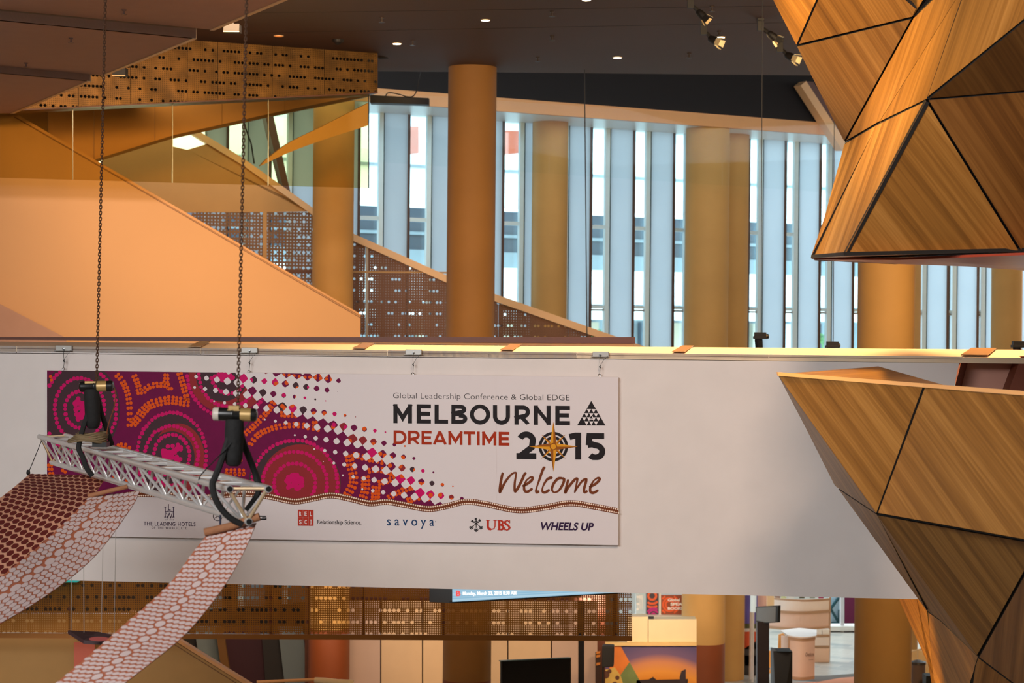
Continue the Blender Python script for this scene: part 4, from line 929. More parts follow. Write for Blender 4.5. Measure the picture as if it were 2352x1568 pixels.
def motor(label, z, H0, H1, r, band, bag0, bag1, rb, hook, group='chain hoists on the truss', endcap=None, hookm=None):
    k = z / FPX; c = P((H0[0] + H1[0]) / 2, (H0[1] + H1[1]) / 2, z); e = empty('chain_hoist', c, label, 'chain hoist', group)
    a, b = P(*H0, z), P(*H1, z); d = (b - a); L = d.length; d.normalize(); R = r * k
    MB().lathe(a, [(R * .7, 0), (R * .95, L * .03), (R, L * .06), (R, L * .42), (R * 1.04, L * .43), (R * 1.04, L * .46), (R, L * .47), (R, L * .93), (R * .9, L * .98), (R * .6, L)], d, 22).build('motor_body', body_m, e, smooth=True)
    MB().lathe(a + d * L * band[0], [(R * 1.015, 0), (R * 1.015, L * (band[1] - band[0]))], d, 22).build('label_band', brass, e, smooth=True)
    if endcap: MB().lathe(a - d * L * .01, [(R * .8, 0), (R * 1.03, L * .03), (R * 1.03, L * .14)], d, 20).build('end_cap', cap_w, e, smooth=True)
    p0, p1 = P(*bag0, z), P(*bag1, z); q = p1 - p0; Lb = q.length; q.normalize(); Rb = rb * k
    MB().lathe(p0, [(Rb * .8, 0), (Rb * .95, Lb * .04), (Rb, Lb * .2), (Rb * .94, Lb * .8), (Rb * .8, Lb * .95), (Rb * .5, Lb)], q, 20).build('chain_bag', bagm, e, smooth=True)
    mb = MB(); h = P(*hook, z); mb.box(h, (13 * k, 10 * k, 5 * k)); mb.box(h + Vector((0, 0, -7 * k)), (15 * k, 12 * k, 3 * k)); mb.build('hook_block', hookm or brass, e, bevel=.004)
    return e
z1 = zt(218) - .06; z2 = zt(510) - .1
m1 = motor('small black chain hoist with label at the far end of the truss', z1, (183, 888), (261, 886), 12.5, (.52, .8), (210, 893), (214, 984), 18, (209, 880))
m2 = motor('larger black chain hoist with pale cap at the near end of the truss', z2, (490, 950), (591, 953), 15, (.62, .86), (539, 962), (536, 1070), 22, (538, 936), endcap=True)
strap_m = paint('black_round_sling', (22, 20, 19), .8)
def strap(pts, r, label, z=None):
    P3 = [P(*p) for p in [tuple(float(v) for v in q) for q in crom(pts, 7)]]; return MB().tube(P3, r, 8).build('round_sling', strap_m, smooth=True, label=label, cat='sling', group='black lifting slings on the truss')
strap([(214, 900, z1), (203, 945, z1 - .02), (190, 985, z1 - .05), (183, 1014, z1 - .07), (181, 1030, z1 - .09), (190, 1050, z1 - .09), (198, 1072, z1 - .09), (212, 1093, z1 - .08)], .022, 'black sling from the far hoist around the front truss tube')
strap([(222, 905, z1 + .03), (232, 945, z1 + .08), (245, 985, z1 + .16), (257, 1022, z1 + .2)], .022, 'black sling from the far hoist to the rear truss tube')
strap([(536, 962, z2 + .0), (524, 1010, z2 - .03), (506, 1065, z2 - .06), (494, 1095, z2 - .09), (488, 1112, z2 - .1), (493, 1140, z2 - .11), (508, 1168, z2 - .1), (530, 1190, z2 - .08), (556, 1204, z2 - .05)], .021, 'black sling from the near hoist looped under the front truss tube')
strap([(546, 972, z2 + .02), (560, 1020, z2 + .08), (580, 1070, z2 + .15), (592, 1105, z2 + .18), (596, 1122, z2 + .2), (584, 1148, z2 + .2), (566, 1172, z2 + .18)], .021, 'black sling from the near hoist over the rear truss tube')
chain_m = paint('chain_steel', (112, 84, 66), .45, .6)
def chain(x0, y0, x1, y1, z, label, r=.0042, link=.034, stop=HC):
    a = P(x0, y0, z); b = P(x1, y1, z); d = (b - a).normalized(); L = (EYE + stop - a.z) / d.z; n = int(L / (link * .72)); mb = MB()
    for k in range(n):
        c = a + d * (k + .5) * link * .72; s = Vector((1, 0, 0)) if k % 2 else Vector((0, 1, 0)); w = link * .3; hl = link * .5 - w
        pts = [c + s * (w * math.cos(t)) + d * (w * math.sin(t) + (hl if 0 <= t <= math.pi else -hl)) for t in [math.pi * q / 4 + .01 for q in range(8)]]
        mb.tube(pts, r, 4, closed=True)
    return mb.build('hoist_chain', chain_m, label=label, cat='chain', group='hoist chains')
chain(222, 878, 241, 50, z1, 'steel chain rising from the far hoist past the apricot wall')
chain(546, 938, 566, 20, z2, 'steel chain rising from the near hoist to the ceiling', .0036, .03)
# small rigging pieces lying on the truss
cablem = paint('coiled_tan_cable', (120, 100, 70), .7)
mb = MB(); c = P(200, 1012, z1)
for q in range(6):
    mb.tube([c + Vector((.16 * math.cos(t) * (1 - .05 * q) + .01 * q, .12 * math.sin(t), .012 * q + .01 * math.sin(3 * t + q))) for t in np.linspace(0, 2 * math.pi, 22)[:-1]], .008, 5, closed=True)
mb.build('cable_coil', cablem, label='coil of tan cable lying on top of the truss beside the far hoist', cat='cable')
mb = MB(); c = P(232, 1020, z1); mb.box(c, (.06, .07, .02)); mb.box(c + Vector((.03, 0, .04)), (.015, .02, .03)); mb.build('junction_box', body_m, label='small dark junction box on the truss behind the cable coil', cat='box')
mb = MB(); mb.tube([P(*[float(v) for v in q]) for q in crom([(575, 965, z2), (560, 985, z2), (500, 1050, z2 - .05), (462, 1090, z2 + .5), (455, 1110, z2 + .6)], 6)], .004, 5); mb.build('control_cable', rubber, label='thin dark control cable drooping left of the near hoist', cat='cable')
mb = MB(); mb.tube([P(*[float(v) for v in q]) for q in crom([(262, 890, z1), (266, 905, z1), (262, 935, z1), (252, 965, z1), (247, 985, z1), (243, 1012, z1)], 6)], .0045, 5); mb.build('control_cable', paint('orange_grip_cable', (120, 60, 30), .6), label='thin control cable curling down beside the far hoist', cat='cable')
mb = MB(); mb.tube([P(97, 1008, zF), P(66, 1084, 18.4)], .004, 4); mb.build('hanging_wire', rubber, label='thin wire from the far truss end to the red hexagon fabric', cat='wire')
MB().lathe(P(65, 1086, 18.4), [(.01, -.02), (.02, 0), (.012, .03)], n=8).build('wire_toggle', black, label='tiny black toggle on the corner of the red hexagon fabric', cat='toggle')
# ---- ribbons
def ribbon(name, label, L, R, base, hexm, rows, cols, big=None, fill=(.78, .86), bend=0.0, rip=0.0):
    Lc = [tuple(p) for p in crom(L, 10)]; Rc = [tuple(p) for p in crom(R, 10)]; n = len(Lc)
    Lp = [P(*map(float, p)) for p in Lc]; Rp = [P(*map(float, p)) for p in Rc]
    cum = [0]
    for a, b, c, d in zip(Lp, Lp[1:], Rp, Rp[1:]): cum.append(cum[-1] + ((b - a).length + (d - c).length) / 2)
    tot = cum[-1]
    def pt(s, v, off=0.0):
        q = max(0, min(1, v)) * tot; k = 0
        while k < n - 2 and cum[k + 1] < q: k += 1
        f = (q - cum[k]) / max(1e-9, cum[k + 1] - cum[k]); a = Lp[k].lerp(Lp[k + 1], f); b = Rp[k].lerp(Rp[k + 1], f); p = a.lerp(b, s)
        nn = (b - a).cross(Lp[k + 1] - Lp[k]).normalized()
        if nn.dot(C0 - p) < 0: nn = -nn
        return p + nn * (off + bend * math.sin(math.pi * s) + rip * math.sin(9 * v + 3 * s))
    o = empty(name, pt(.5, .5), label, 'fabric ribbon', 'hexagon patterned fabric ribbons')
    mb = MB(); NS, NV = 10, 50
    for side in (0,):
        for i in range(NV):
            for j in range(NS):
                q = [(j / NS, i / NV), ((j + 1) / NS, i / NV), ((j + 1) / NS, (i + 1) / NV), (j / NS, (i + 1) / NV)]
                mb.face([pt(s, v) for s, v in q]); mb.face([pt(s, v, -.004) for s, v in q[::-1]])
    mb.build('cloth', base, o, smooth=True)
    mb = MB(); dv = 1.0 / rows; ds = 1.0 / cols
    for i in range(rows):
        for j in range(cols):
            s0 = (j + .5 + (.5 if i % 2 else 0)) * ds
            if s0 > 1.02: continue
            r_s, r_v = ds * .5 * 1.155 * fill[0], dv * .667 * fill[1]
            isb = big and abs(s0 - big) < ds * .8
            if isb:
                if i % 2 or s0 > big + .01 * ds and abs(s0 - ds - big) < ds * .8: continue
                s0 = big + .1 * ds * math.sin(i); r_s, r_v = ds * .72, dv * .78
            pts = []
            for q in range(12 if isb else 6):
                nq = 12 if isb else 6
                t = 2 * math.pi * q / nq + math.pi / 2
                pts.append((min(1, max(0, s0 + r_s * math.cos(t))), min(1, max(0, (i + .5) * dv + r_v * math.sin(t)))))
            mb.face([pt(s, v, .004) for s, v in pts])
    mb.build('hexagon_print', hexm, o)
    return o, pt
peach = paint('peach_lattice_fabric', (226, 164, 132), .8); dkred = paint('dark_red_fabric', (104, 26, 20), .8); rustl = paint('rust_lattice_fabric', (166, 92, 62), .8); pale = paint('pale_pink_fabric', (200, 176, 170), .8)
RB1, _ = ribbon('fabric_ribbon', 'broad dark red hexagon fabric ribbon behind the other two at far left', [(68, 1088, 18.3), (20, 1128, 17.4), (-50, 1180, 16.6), (-150, 1250, 15.6)], [(246, 1092, 18.0), (196, 1160, 17.0), (100, 1250, 16.2), (-30, 1350, 15.4)], peach, dkred, 21, 12, None, (.8, .7))
RB2, _ = ribbon('fabric_ribbon', 'pale fabric ribbon with rust hexagon outlines in the middle', [(205, 1140, 15.4), (166, 1182, 15.1), (105, 1240, 14.7), (10, 1318, 14.1), (-90, 1396, 13.7)], [(322, 1128, 15.5), (296, 1174, 15.2), (214, 1281, 14.6), (100, 1372, 14.0), (-40, 1456, 13.4)], rustl, pale, 27, 10, .42, (.9, .8))
RB3, _ = ribbon('fabric_ribbon', 'long pale fabric ribbon with rust outlines hanging from the near truss end', [(478, 1224, 12.75), (440, 1272, 12.6), (385, 1344, 12.4), (290, 1430, 12.1), (180, 1525, 11.8), (90, 1600, 11.6)], [(589, 1200, 12.75), (560, 1268, 12.6), (512, 1350, 12.4), (430, 1452, 12.1), (330, 1535, 11.8), (230, 1612, 11.6)], rustl, pale, 42, 10, .5, (.95, .66))
rodm = paint('fabric_wrapped_rod', (150, 98, 64), .8, bump=.4)
def rod(pts, r, label):
    return MB().tube([P(*p) for p in pts], r, 10).build('hanging_rod', rodm, smooth=True, label=label, cat='rod', group='fabric wrapped rods holding the ribbons')
rod([(202, 1139, 15.38), (293, 1117, 15.4)], .018, 'thin tan rod at the top of the middle ribbon')
rod([(470, 1222, 12.72), (530, 1208, 12.72), (596, 1186, 12.72)], .026, 'thick tan rod under the near truss end holding the long ribbon')
mb = MB(); mb.tube([P(506, 1182, 12.74), P(506, 1212, 12.73)], .007, 6); mb.build('hanging_strap', paint('dark_blue_strap', (40, 40, 60), .7), label='short dark strap tying the thick tan rod to the truss', cat='strap')
for k, (xa, ya, xb, yb, z) in enumerate(((237, 1230, 232, 1468, 14.6), (266, 1215, 262, 1470, 14.9), (164, 1328, 163, 1460, 14.3), (192, 1300, 193, 1462, 14.4))):
    mb = MB(); mb.tube([P(xa, ya, z), P(xb, yb, z)], .0022, 4); mb.build('hanging_wire', paint('pale_wire', (170, 160, 150), .5), label=['thin pale wire under the middle ribbon, third from the left', 'thin pale wire under the middle ribbon, farthest right', 'thin pale wire under the middle ribbon, farthest left', 'thin pale wire under the middle ribbon, second from the left'][k], cat='wire', group='thin wires below the middle ribbon')
e = empty('hanging_kite', P(205, 1468, 14.3), 'dark hanging panel with a red oval hung on thin wires below the middle ribbon', 'hanging panel')
mb = MB(); mb.prism([P(156, 1455, 14.2), P(192, 1478, 14.1), P(235, 1481, 14.1), P(262, 1466, 14.4), P(225, 1458, 14.7)], (0, 0, .025)); mb.build('panel', paint('dark_plum_panel', (56, 34, 36), .6), e)
mb = MB(); c = P(228, 1467, 14.0); mb.face([c + Vector((.075 * math.cos(t), .0, .016 * math.sin(t))) for t in np.linspace(0, 2 * math.pi, 20)[:-1]]); mb.build('red_oval', paint('red_oval_print', (140, 50, 40), .6), e)
# hoists and chains seen beyond the bridge at the right
for (x, y, z, s, lab, rise) in ((1748, 776, 29, 1.0, 'small black chain hoist standing out above the bridge cap by the windows', True), (1914, 797, 30, .9, 'low black hoist just showing above the bridge cap near the pod', True), (2341, 796, 27, 1.0, 'black hoist cut by the right edge of the picture', False)):
    e = motor(lab, z, (x - 14 * s, y - 3), (x + 18 * s, y - 4), 5.5 * s, (.55, .85), (x - 6, y), (x - 4, y + 26), 9, (x - 2, y - 8), 'chain hoists beyond the bridge', hookm=black)
    tr_ = MB(); 
    if rise:
        a = P(x, y - 4, z); MB().tube([a, Vector((a.x - .03, a.y, EYE + HC))], .005, 5).build('lift_cable', black, label='thin dark cable rising from the %s' % ('small hoist left of the pod tip' if x < 1800 else 'low hoist under the pod tip'), cat='cable', group='lift cables in front of the windows')
a = P(1350, 740, 42.2); MB().tube([a + Vector((0, 0, -1)), Vector((a.x - .12, a.y, EYE + HC))], .012, 5).build('lift_cable', black, label='thin dark cable in front of the windows right of the free standing column', cat='cable', group='lift cables in front of the windows')
# ================================================================== faceted timber pods
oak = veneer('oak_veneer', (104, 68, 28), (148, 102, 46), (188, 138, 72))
oak2 = veneer('oak_veneer_reddish_shade', (86, 50, 20), (124, 80, 36), (158, 108, 54))  # redder oak copy, darkened to carry the shade of the dim right-hand facets
core_m = paint('joint_black', (14, 10, 8), .9)
def facet(pod, pts, grain, inset=3.2, edges=None, mat=oak, name='timber_panel', core=True, thick=.03, label=None):
    """pts: (x, y[, z]) in photo pixels; the first three with a distance fix the plane"""
    fx = [p for p in pts if len(p) == 3][:3]; A, B, D = [P(*p) for p in fx]
    nn = (B - A).cross(D - A).normalized()
    if nn.dot(C0 - A) < 0: nn = -nn
    def on(x, y): r = ray(x, y); return C0 + r * ((A - C0).dot(nn) / r.dot(nn))
    V = [on(p[0], p[1]) for p in pts]; n = len(V)
    cx, cy = sum(p[0] for p in pts) / n, sum(p[1] for p in pts) / n
    g = (on(cx + grain[0] * 20, cy + grain[1] * 20) - on(cx, cy)).normalized(); a = nn.cross(g).normalized(); O = on(cx, cy)
    sgn = 1
    area2 = sum((V[k].cross(V[(k + 1) % n])).dot(nn) for k in range(n)); 
    if area2 < 0: V = V[::-1]; sgn = -1
    ins = [inset] * n
    if edges:
        for k, w in edges.items(): ins[k if sgn > 0 else (n - 2 - k) % n] = w
    q2 = [np.array([(v - O).dot(g), (v - O).dot(a)]) for v in V]
    def offset(sc, extra=0.0):
        o = []
        for k in range(n):
            p, c, x = q2[k - 1], q2[k], q2[(k + 1) % n]; d1 = (c - p) / np.linalg.norm(c - p); d2 = (x - c) / np.linalg.norm(x - c)
            zz = V[k].y / FPX
            ex = lambda w: (0.012 if w < .25 else -0.002) if extra else 0.0
            w1, w2 = ins[k - 1] * sc * zz + ex(ins[k - 1]), ins[k] * sc * zz + ex(ins[k])
            n1 = np.array([-d1[1], d1[0]]); n2 = np.array([-d2[1], d2[0]])
            den = d1[0] * d2[1] - d1[1] * d2[0]
            if abs(den) < .05: o.append(c + n1 * w1); continue
            b0 = c + n1 * w1; b1 = c + n2 * w2; t = ((b1 - b0)[0] * d2[1] - (b1 - b0)[1] * d2[0]) / den; o.append(b0 + d1 * t)
        return o
    ctr = sum(q2) / n
    w3 = lambda q, o=0.0: O + g * q[0] + a * q[1] + nn * o
    mb = MB(); mb.prism([w3(q) for q in offset(1.0)], nn * -thick, side_mi=1, uvf=lambda p: ((p - O).dot(g) + 7.3 * cx / 1000, (p - O).dot(a) + cy / 300))
    o = mb.build(name, [mat, core_m], pod, label=label)
    if core:
        sh = 1 + .055 / (O - C0).length
        cb = MB(); cb.prism([C0 + (w3(q) - C0) * sh for q in offset(0.0, .012)], (O - C0).normalized() * .06); cb.build('joint_backing', core_m, pod)
    return on
up = empty('timber_pod', P(2100, 590, 16.5), 'faceted oak veneer pod hanging at the upper right in front of the windows', 'timber pod')
G_ = (.55, .83); GL = (-.35, 1)
facet(up, [(1722, -105, 17.5), (1830, 105, 16.9), (1880, -8, 16.3), (1925, -105)], G_, 3, {0: 0})
facet(up, [(1830, 105, 16.9), (2098, 40, 15.6), (2106, 22), (2080, 0), (2050, -50), (1903, -50), (1880, -8, 16.3)], G_, 3, {2: .8, 3: 0})
facet(up, [(2098, 40, 15.6), (2150, -45, 15.2), (2050, -60, 15.7), (2080, -2)], G_, 3)
facet(up, [(1830, 105, 16.9), (1940, 327, 17.4), (2098, 40, 15.6)], G_, 3, {0: 0})
facet(up, [(2100, 40, 15.6), (2190, -90, 15.1), (2135, -20, 15.5)], GL, 2)
fA = facet(up, [(1940, 327, 17.4), (2019, 281, 16.5), (2194, 1), (2245, -80), (2200, -70), (2150, -10), (2098, 40, 15.6)], GL, 2.4, {1: .7})
fB = facet(up, [(2019, 281, 16.5), (2128, 228, 15.0), (2218, -30), (2212, -30), (2194, 1, fA(2194, 1).y)], GL, 1.6, {4: .7, 2: .5})
facet(up, [(2128, 228, 15.0), (2420, -8, 13.6), (2420, -120), (2235, -80), (2206, 2, fB(2206, 2).y)], GL, 3.6, {4: 1})
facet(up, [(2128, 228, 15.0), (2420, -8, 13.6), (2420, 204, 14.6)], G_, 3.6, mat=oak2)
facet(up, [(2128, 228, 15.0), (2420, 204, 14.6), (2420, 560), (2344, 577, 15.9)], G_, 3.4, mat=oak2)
facet(up, [(2128, 228, 15.0), (2344, 577, 15.9), (1938, 586, 15.8)], (.62, .8), 3.0, {2: .8})
facet(up, [(1940, 329, 17.4), (2014, 286, 16.5), (1862, 591, 17.0), (1894, 498)], GL, 2.2, {1: .8, 2: 0, 3: 0})
facet(up, [(2014, 286, 16.5), (2128, 230, 15.0), (1938, 586, 15.8), (1862, 592)], GL, 2.2, {3: .8, 1: .6})
rim_m = veneer('rim_veneer', (96, 64, 34), (136, 96, 54), (170, 124, 76))
facet(up, [(1863, 593, 16.9), (1938, 587.5), (2344, 578, 15.9), (2420, 574, 15.2), (2420, 584), (2060, 597), (1940, 598), (1872, 598)], (1, .0), .3, mat=rim_m, name='rim_panel', core=False)
redu = paint('red_brown_soffit', (142, 52, 26), .4, var=.2)
mb = MB(); mb.prism([P(1870, 596, 16.9), P(2060, 597, 16.2), P(2420, 583, 15.3), P(2420, 626, 17.9), P(2230, 612, 18.2), P(2060, 606, 18.3)], (0, 0, .02)); mb.build('underside', redu, up)
mb = MB(); mb.prism([P(1872, 597.5, 17.9), P(2060, 606.5, 18.35), P(2060, 600, 18.4), P(1880, 593, 17.95)], (0, .05, 0)); mb.build('rear_lip', rim_m, up)

lo = empty('timber_pod', P(2150, 1500, 16.0), 'faceted oak veneer pod rising at the lower right against the white bridge', 'timber pod')
D_ = (.6, .8)
facet(lo, [(1788, 863, 17.2), (2121, 890, 15.3), (2014, 1180, 15.7)], D_, 3.4, {0: 0, 2: .3})
facet(lo, [(1788, 863, 17.2), (2014, 1180, 15.7), (1925, 1121, 18.0), (1917, 1114), (1852, 985)], (.55, .83), 1.0, {0: .3, 1: 1.6, 3: 0, 4: 0, 2: 0})
facet(lo, [(2123, 890, 15.3), (2420, 914, 13.6), (2420, 1253), (2014, 1180, 15.7)], D_, 3.2, {0: 0})
facet(lo, [(1925, 1122, 18.0), (2014, 1181, 15.7), (2129, 1402, 17.4), (2111, 1378)], (.55, .83), 1.5, {2: 0, 3: 0})
facet(lo, [(2014, 1181, 15.7), (2246, 1507, 16.4), (2160, 1424), (2129, 1402, 17.6)], (.55, .8), 1.5, {0: .3, 1: .6})
facet(lo, [(2014, 1181, 15.7), (2390, 1249, 14.0), (2246, 1507, 16.4)], D_, 3.2, {2: .3})
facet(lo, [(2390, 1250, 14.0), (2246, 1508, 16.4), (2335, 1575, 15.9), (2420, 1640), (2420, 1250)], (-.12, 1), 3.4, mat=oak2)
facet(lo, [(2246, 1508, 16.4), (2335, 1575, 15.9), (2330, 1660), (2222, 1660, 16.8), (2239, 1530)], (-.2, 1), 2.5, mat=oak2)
facet(lo, [(2046, 1335, 22.6), (2100, 1345), (2130, 1404, 20.9), (2152, 1640, 22.4), (2146, 1556)], (.42, .9), 1.2, {4: 0})
facet(lo, [(2130, 1404, 21.0), (2160, 1425), (2247, 1508, 17.0), (2228, 1568), (2222, 1660), (2154, 1660, 22.2)], (.42, .9), 1.2)
facet(lo, [(1790, 858.5, 17.2), (2018, 841, 19.7), (2200, 893), (2124, 888, 15.3)], (1, -.07), .3, name='top_panel', core=False)
lip_m = paint('oak_lip_lit', (232, 178, 118), .5)  # light caught on the top edge put into a pale lip colour
mb = MB(); a, b, c = P(1787, 862.5, 17.19), P(2122, 889.5, 15.29), P(2420, 913.5, 13.59)
for (s, e_) in ((a, b), (b, c)):
    mb.prism([s, e_, e_ + Vector((0, .04, .03)), s + Vector((0, .04, .03))], Vector((0, .06, .0)))
mb.build('edge_lip', lip_m, lo)
# ================================================================== ceiling fixtures
glow = paint('downlight_glow', (255, 244, 220), .5, emit=(255, 236, 200), estr=14)
dl = [(1115, 45.5, 'just left of the free standing column'), (912, 99.5, 'to the right of the gold bulkhead'), (640, 82, 'above the gold bulkhead, dim and orange'), (1418, 131.5, 'nearest the windows'), (1347, -1, 'cut by the top of the picture'), (1655, 84.5, 'beside the middle track spotlight')]
dim = paint('downlight_dim', (220, 130, 60), .5, emit=(220, 120, 50), estr=.8)
for (x, y, w) in dl:
    c = HPt(x, y, HC); e = empty('downlight', c, 'small round recessed downlight %s' % w, 'downlight', 'recessed downlights in the brown ceiling')
    R = 10 / FPX * c.y
    MB().lathe(c + Vector((0, 0, -.012)), [(R * 1.15, 0), (R * 1.15, .012)], n=24).build('trim_ring', edge_m, e)
    MB().lathe(c + Vector((0, 0, -.016)), [(R * .9, 0), (R * .9, .004)], n=24).build('lens', dim if x == 640 else glow, e)
    if x != 640: spot('downlight_lamp', c + Vector((0, 0, -.05)), c + Vector((0, 0, -5)), 110, WARM, 110, .5, .06)
spr_m = paint('sprinkler_dark', (50, 36, 28), .5)
def sprinkler(c, s, label, grp, m=spr_m):
    e = MB(); e.lathe(c, [(.022 * s, -.11 * s), (.022 * s, 0)], n=8); e.lathe(c + Vector((0, 0, -.125 * s)), [(.075 * s, 0), (.075 * s, .014 * s)], n=12); e.lathe(c + Vector((0, 0, -.03 * s)), [(.05 * s, 0), (.06 * s, .03 * s)], n=12)
    return e.build('sprinkler_head', m, label=label, cat='sprinkler', group=grp)
for (x, y, w) in ((877, 40, 'between the two left downlights'), (1268, 26, 'upper of two right of the free standing column'), (1268, 82, 'lower of two right of the free standing column'), (948, 93, 'beside the downlight right of the gold bulkhead'), (1235, 131, 'just right of the free standing column top'), (1583, 122, 'left of the two lit track spotlights'), (1652, 72, 'beside the middle track spotlight'), (1635, 14, 'right of the uppermost track spotlight')):
    sprinkler(HPt(x, y, HC), .75, 'tiny dark sprinkler head %s' % w, 'sprinkler heads on the brown ceiling')
for (x, y, h, w) in ((285, 22, hA, 'uppermost'), (163, 87, hB, 'middle'), (60, 144, hB, 'far end of the middle')):
    sprinkler(HPt(x, y, h), .55, 'small sprinkler head under the %s pink soffit panel' % w, 'sprinkler heads under the pink soffit', paint('sprinkler_grey', (120, 90, 80), .5))
c = HPt(776, 91, HC); MB().lathe(c, [(.03, -.1), (.07, -.06), (.1, -.05), (.11, 0)], n=20).build('smoke_detector', black, label='dark round smoke detector on the ceiling above the gold bulkhead', cat='detector')
for (y0, y1) in ((72, 50), (26, 12)):
    a, b = HPt(560, y0 + 4, HC), HPt(1900, y1, HC); d = (b - a).normalized(); s = d.cross(Vector((0, 0, 1)))
    mb = MB(); mb.prism([a - s * .008, b - s * .008, b + s * .008, a + s * .008], (0, 0, -.003)); mb.build('trim_6', soft_black, label='thin dark joint line across the brown ceiling %s' % ('near the downlight' if y0 > 50 else 'near the top of the picture'), cat='ceiling joint', kind='structure')
# track spotlights with barn doors
flap_m = paint('barn_door_metal', (228, 208, 160), .5, .2); lampglow = paint('spot_lens_glow', (255, 250, 235), .5, emit=(255, 240, 210), estr=12)  # lamp light on the barn doors is put into their pale colour
def spotlight(mx, my, lit, label, dirv, hx, hy):
    c = HPt(mx, my, HC); k = c.y / FPX; e = empty('track_spotlight', c, label, 'spotlight', 'track spotlights with barn doors by the upper pod')
    V = lambda x, y, z=0: c + Vector((x * k, z * k, -y * k))
    MB().box(V(0, 3), (7.5 * k, 7 * k, 3 * k)).build('mount', black, e)
    mb = MB(); mb.box(V(0, 18), (7 * k, 6 * k, 11 * k)); mb.tube([V(-3, 6.5), V(-3, 9)], 1.8 * k, 8); mb.build('driver_box', black, e)
    h0 = V(hx, hy); mb = MB(); mb.tube([V(4, 24), V(9, 26), h0], 4.5 * k, 8); mb.build('bracket', black, e)
    d = Vector(dirv).normalized()
    MB().lathe(h0 - d * 6 * k, [(4 * k, 0), (7.5 * k, 3 * k), (9 * k, 12 * k), (9.5 * k, 22 * k), (8.4 * k, 22.2 * k), (8 * k, 16 * k)], d, 18).build('lamp_head', black, e, smooth=True)
    MB().lathe(h0 + d * 11 * k, [(7.5 * k, 0), (7.5 * k, .5 * k)], d, 16).build('lens', lampglow if lit else black, e)
    x = d.cross(Vector((0, 0, 1))).normalized(); y = x.cross(d)
    f = h0 + d * 16.5 * k
    for s, o in ((x, y), (-x, y), (y, x), (-y, x)):
        mb = MB(); mb.prism([f + s * 8.5 * k - o * 6 * k, f + s * 8.5 * k + o * 6 * k, f + s * 13 * k + o * 8.5 * k + d * 14 * k, f + s * 13 * k - o * 8.5 * k + d * 14 * k], s * .6 * k); mb.build('barn_door', flap_m if lit or (s is not x) else black, e)
    if lit: spot('track_lamp', h0 + d * 19 * k, h0 + d * 20, 260, WARM, 60, .6, .05)
    return e
spotlight(1586, -10, False, 'unlit black track spotlight, uppermost of the four', (.7, -.2, -.7), 20, 38)
spotlight(1616, 51, True, 'lit track spotlight below the uppermost one', (.75, -.45, -.4), 17, 38)
spotlight(1747, 42, False, 'unlit track spotlight with two pale barn doors near the pod', (.75, .1, -.55), 21, 36)
spotlight(1791, 91, True, 'lit track spotlight touching the upper timber pod edge, lowest of the four', (.75, -.45, -.4), 18, 36)

# ================================================================== lower gold bulkhead with led screen
LG = vplane(0, 37.8, 1452, 38.2)
gold_low = perforated('bronze_perforated_sheet', (142, 94, 32), 0.55, 0.45, 24, 0.24, (11.5, 4.4), 0.034, 0.42, see=1.0, var=0.3, seed=9.0)
LGB = empty('perforated_bulkhead', LG(700, 1470), 'bronze perforated metal bulkhead under the bridge', 'bulkhead', kind='structure')
lby = lambda x: 1465 + x * .0048
px_ = [-300, 60, 160, 330, 480, 622, 709, 835, 1018, 1125, 1222, 1312, 1412, 1452]
for x0, x1 in zip(px_, px_[1:]):
    sheet(LG, [(x0 + .4, lby(x0) - 12), (x1 - .4, lby(x1) - 12), (x1 - .4, 1280), (x0 + .4, 1280)], 0, .012).build('perforated_panel', gold_low, LGB)
sheet(LG, [(-300, lby(-300)), (1452, lby(1452)), (1452, lby(1452) - 12), (-300, lby(-300) - 12)], .02, .05).build('bottom_rail', paint('bronze_rail', (128, 84, 32), .45, .4), LGB)
for x in (160, 622, 709, 835, 1018, 1412): sheet(LG, [(x - 4, lby(x) - 12), (x + 4, lby(x) - 12), (x + 4, 1280), (x - 4, 1280)], -.03, .05).build('rear_post', dark_brown, LGB)
LS = vplane(1040, 33.0, 1440, 34.4)
led = empty('led_screen', LS(1240, 1370), 'bright led screen showing the date under the bridge', 'screen')
def led_mat():
    m = bpy.data.materials.new('led_blue_white'); t, N, L = nt(m); b = N['Principled BSDF']; uv = node(t, 'ShaderNodeUVMap'); sp = node(t, 'ShaderNodeSeparateXYZ'); L.new(uv.outputs[0], sp.inputs[0])
    w = node(t, 'ShaderNodeTexNoise', noise_dimensions='1D'); w.inputs['Scale'].default_value = 30; L.new(sp.outputs[1], w.inputs['W'])
    L.new(mixc(t, w.outputs['Fac'], S((110, 170, 205)), S((196, 226, 240))), b.inputs['Emission Color']); b.inputs['Emission Strength'].default_value = .95; b.inputs['Base Color'].default_value = (.02, .02, .02, 1); return m
sheet(LS, [(1040, 1382.5), (1440, 1360), (1440, 1310), (1040, 1310)], 0, .02).build('display', led_mat(), led)
sheet(LS, [(1038, 1385), (1440, 1362.3), (1440, 1359.5), (1038, 1382)], .015, .1).build('lower_frame', black, led)
mb = MB(); mb.prism([LS(1040, 1384.5, -.01), P(986, 1382, 35.2), P(986, 1310, 35.2), LS(1040, 1310, -.01)], (.1, .25, 0)); mb.build('side_housing', black, led)
for x in (1090, 1380):
    q = LS(x, 1340, -.02); MB().tube([q, Vector((q.x, 37.95, q.z))], .04, 8).build('wall_bracket', black, led)
mb = MB(); mb.prism([LS(1016, 1384, -.0), P(1016, 1382, 34.0), P(1016, 1310, 34.0), LS(1016, 1310, -.0)], (.02, .02, 0)); 
ledw = paint('led_white_text', (255, 255, 255), .5, emit=(255, 255, 255), estr=1.3); ledr = paint('led_red_icon', (230, 60, 60), .5, emit=(240, 90, 90), estr=.9)
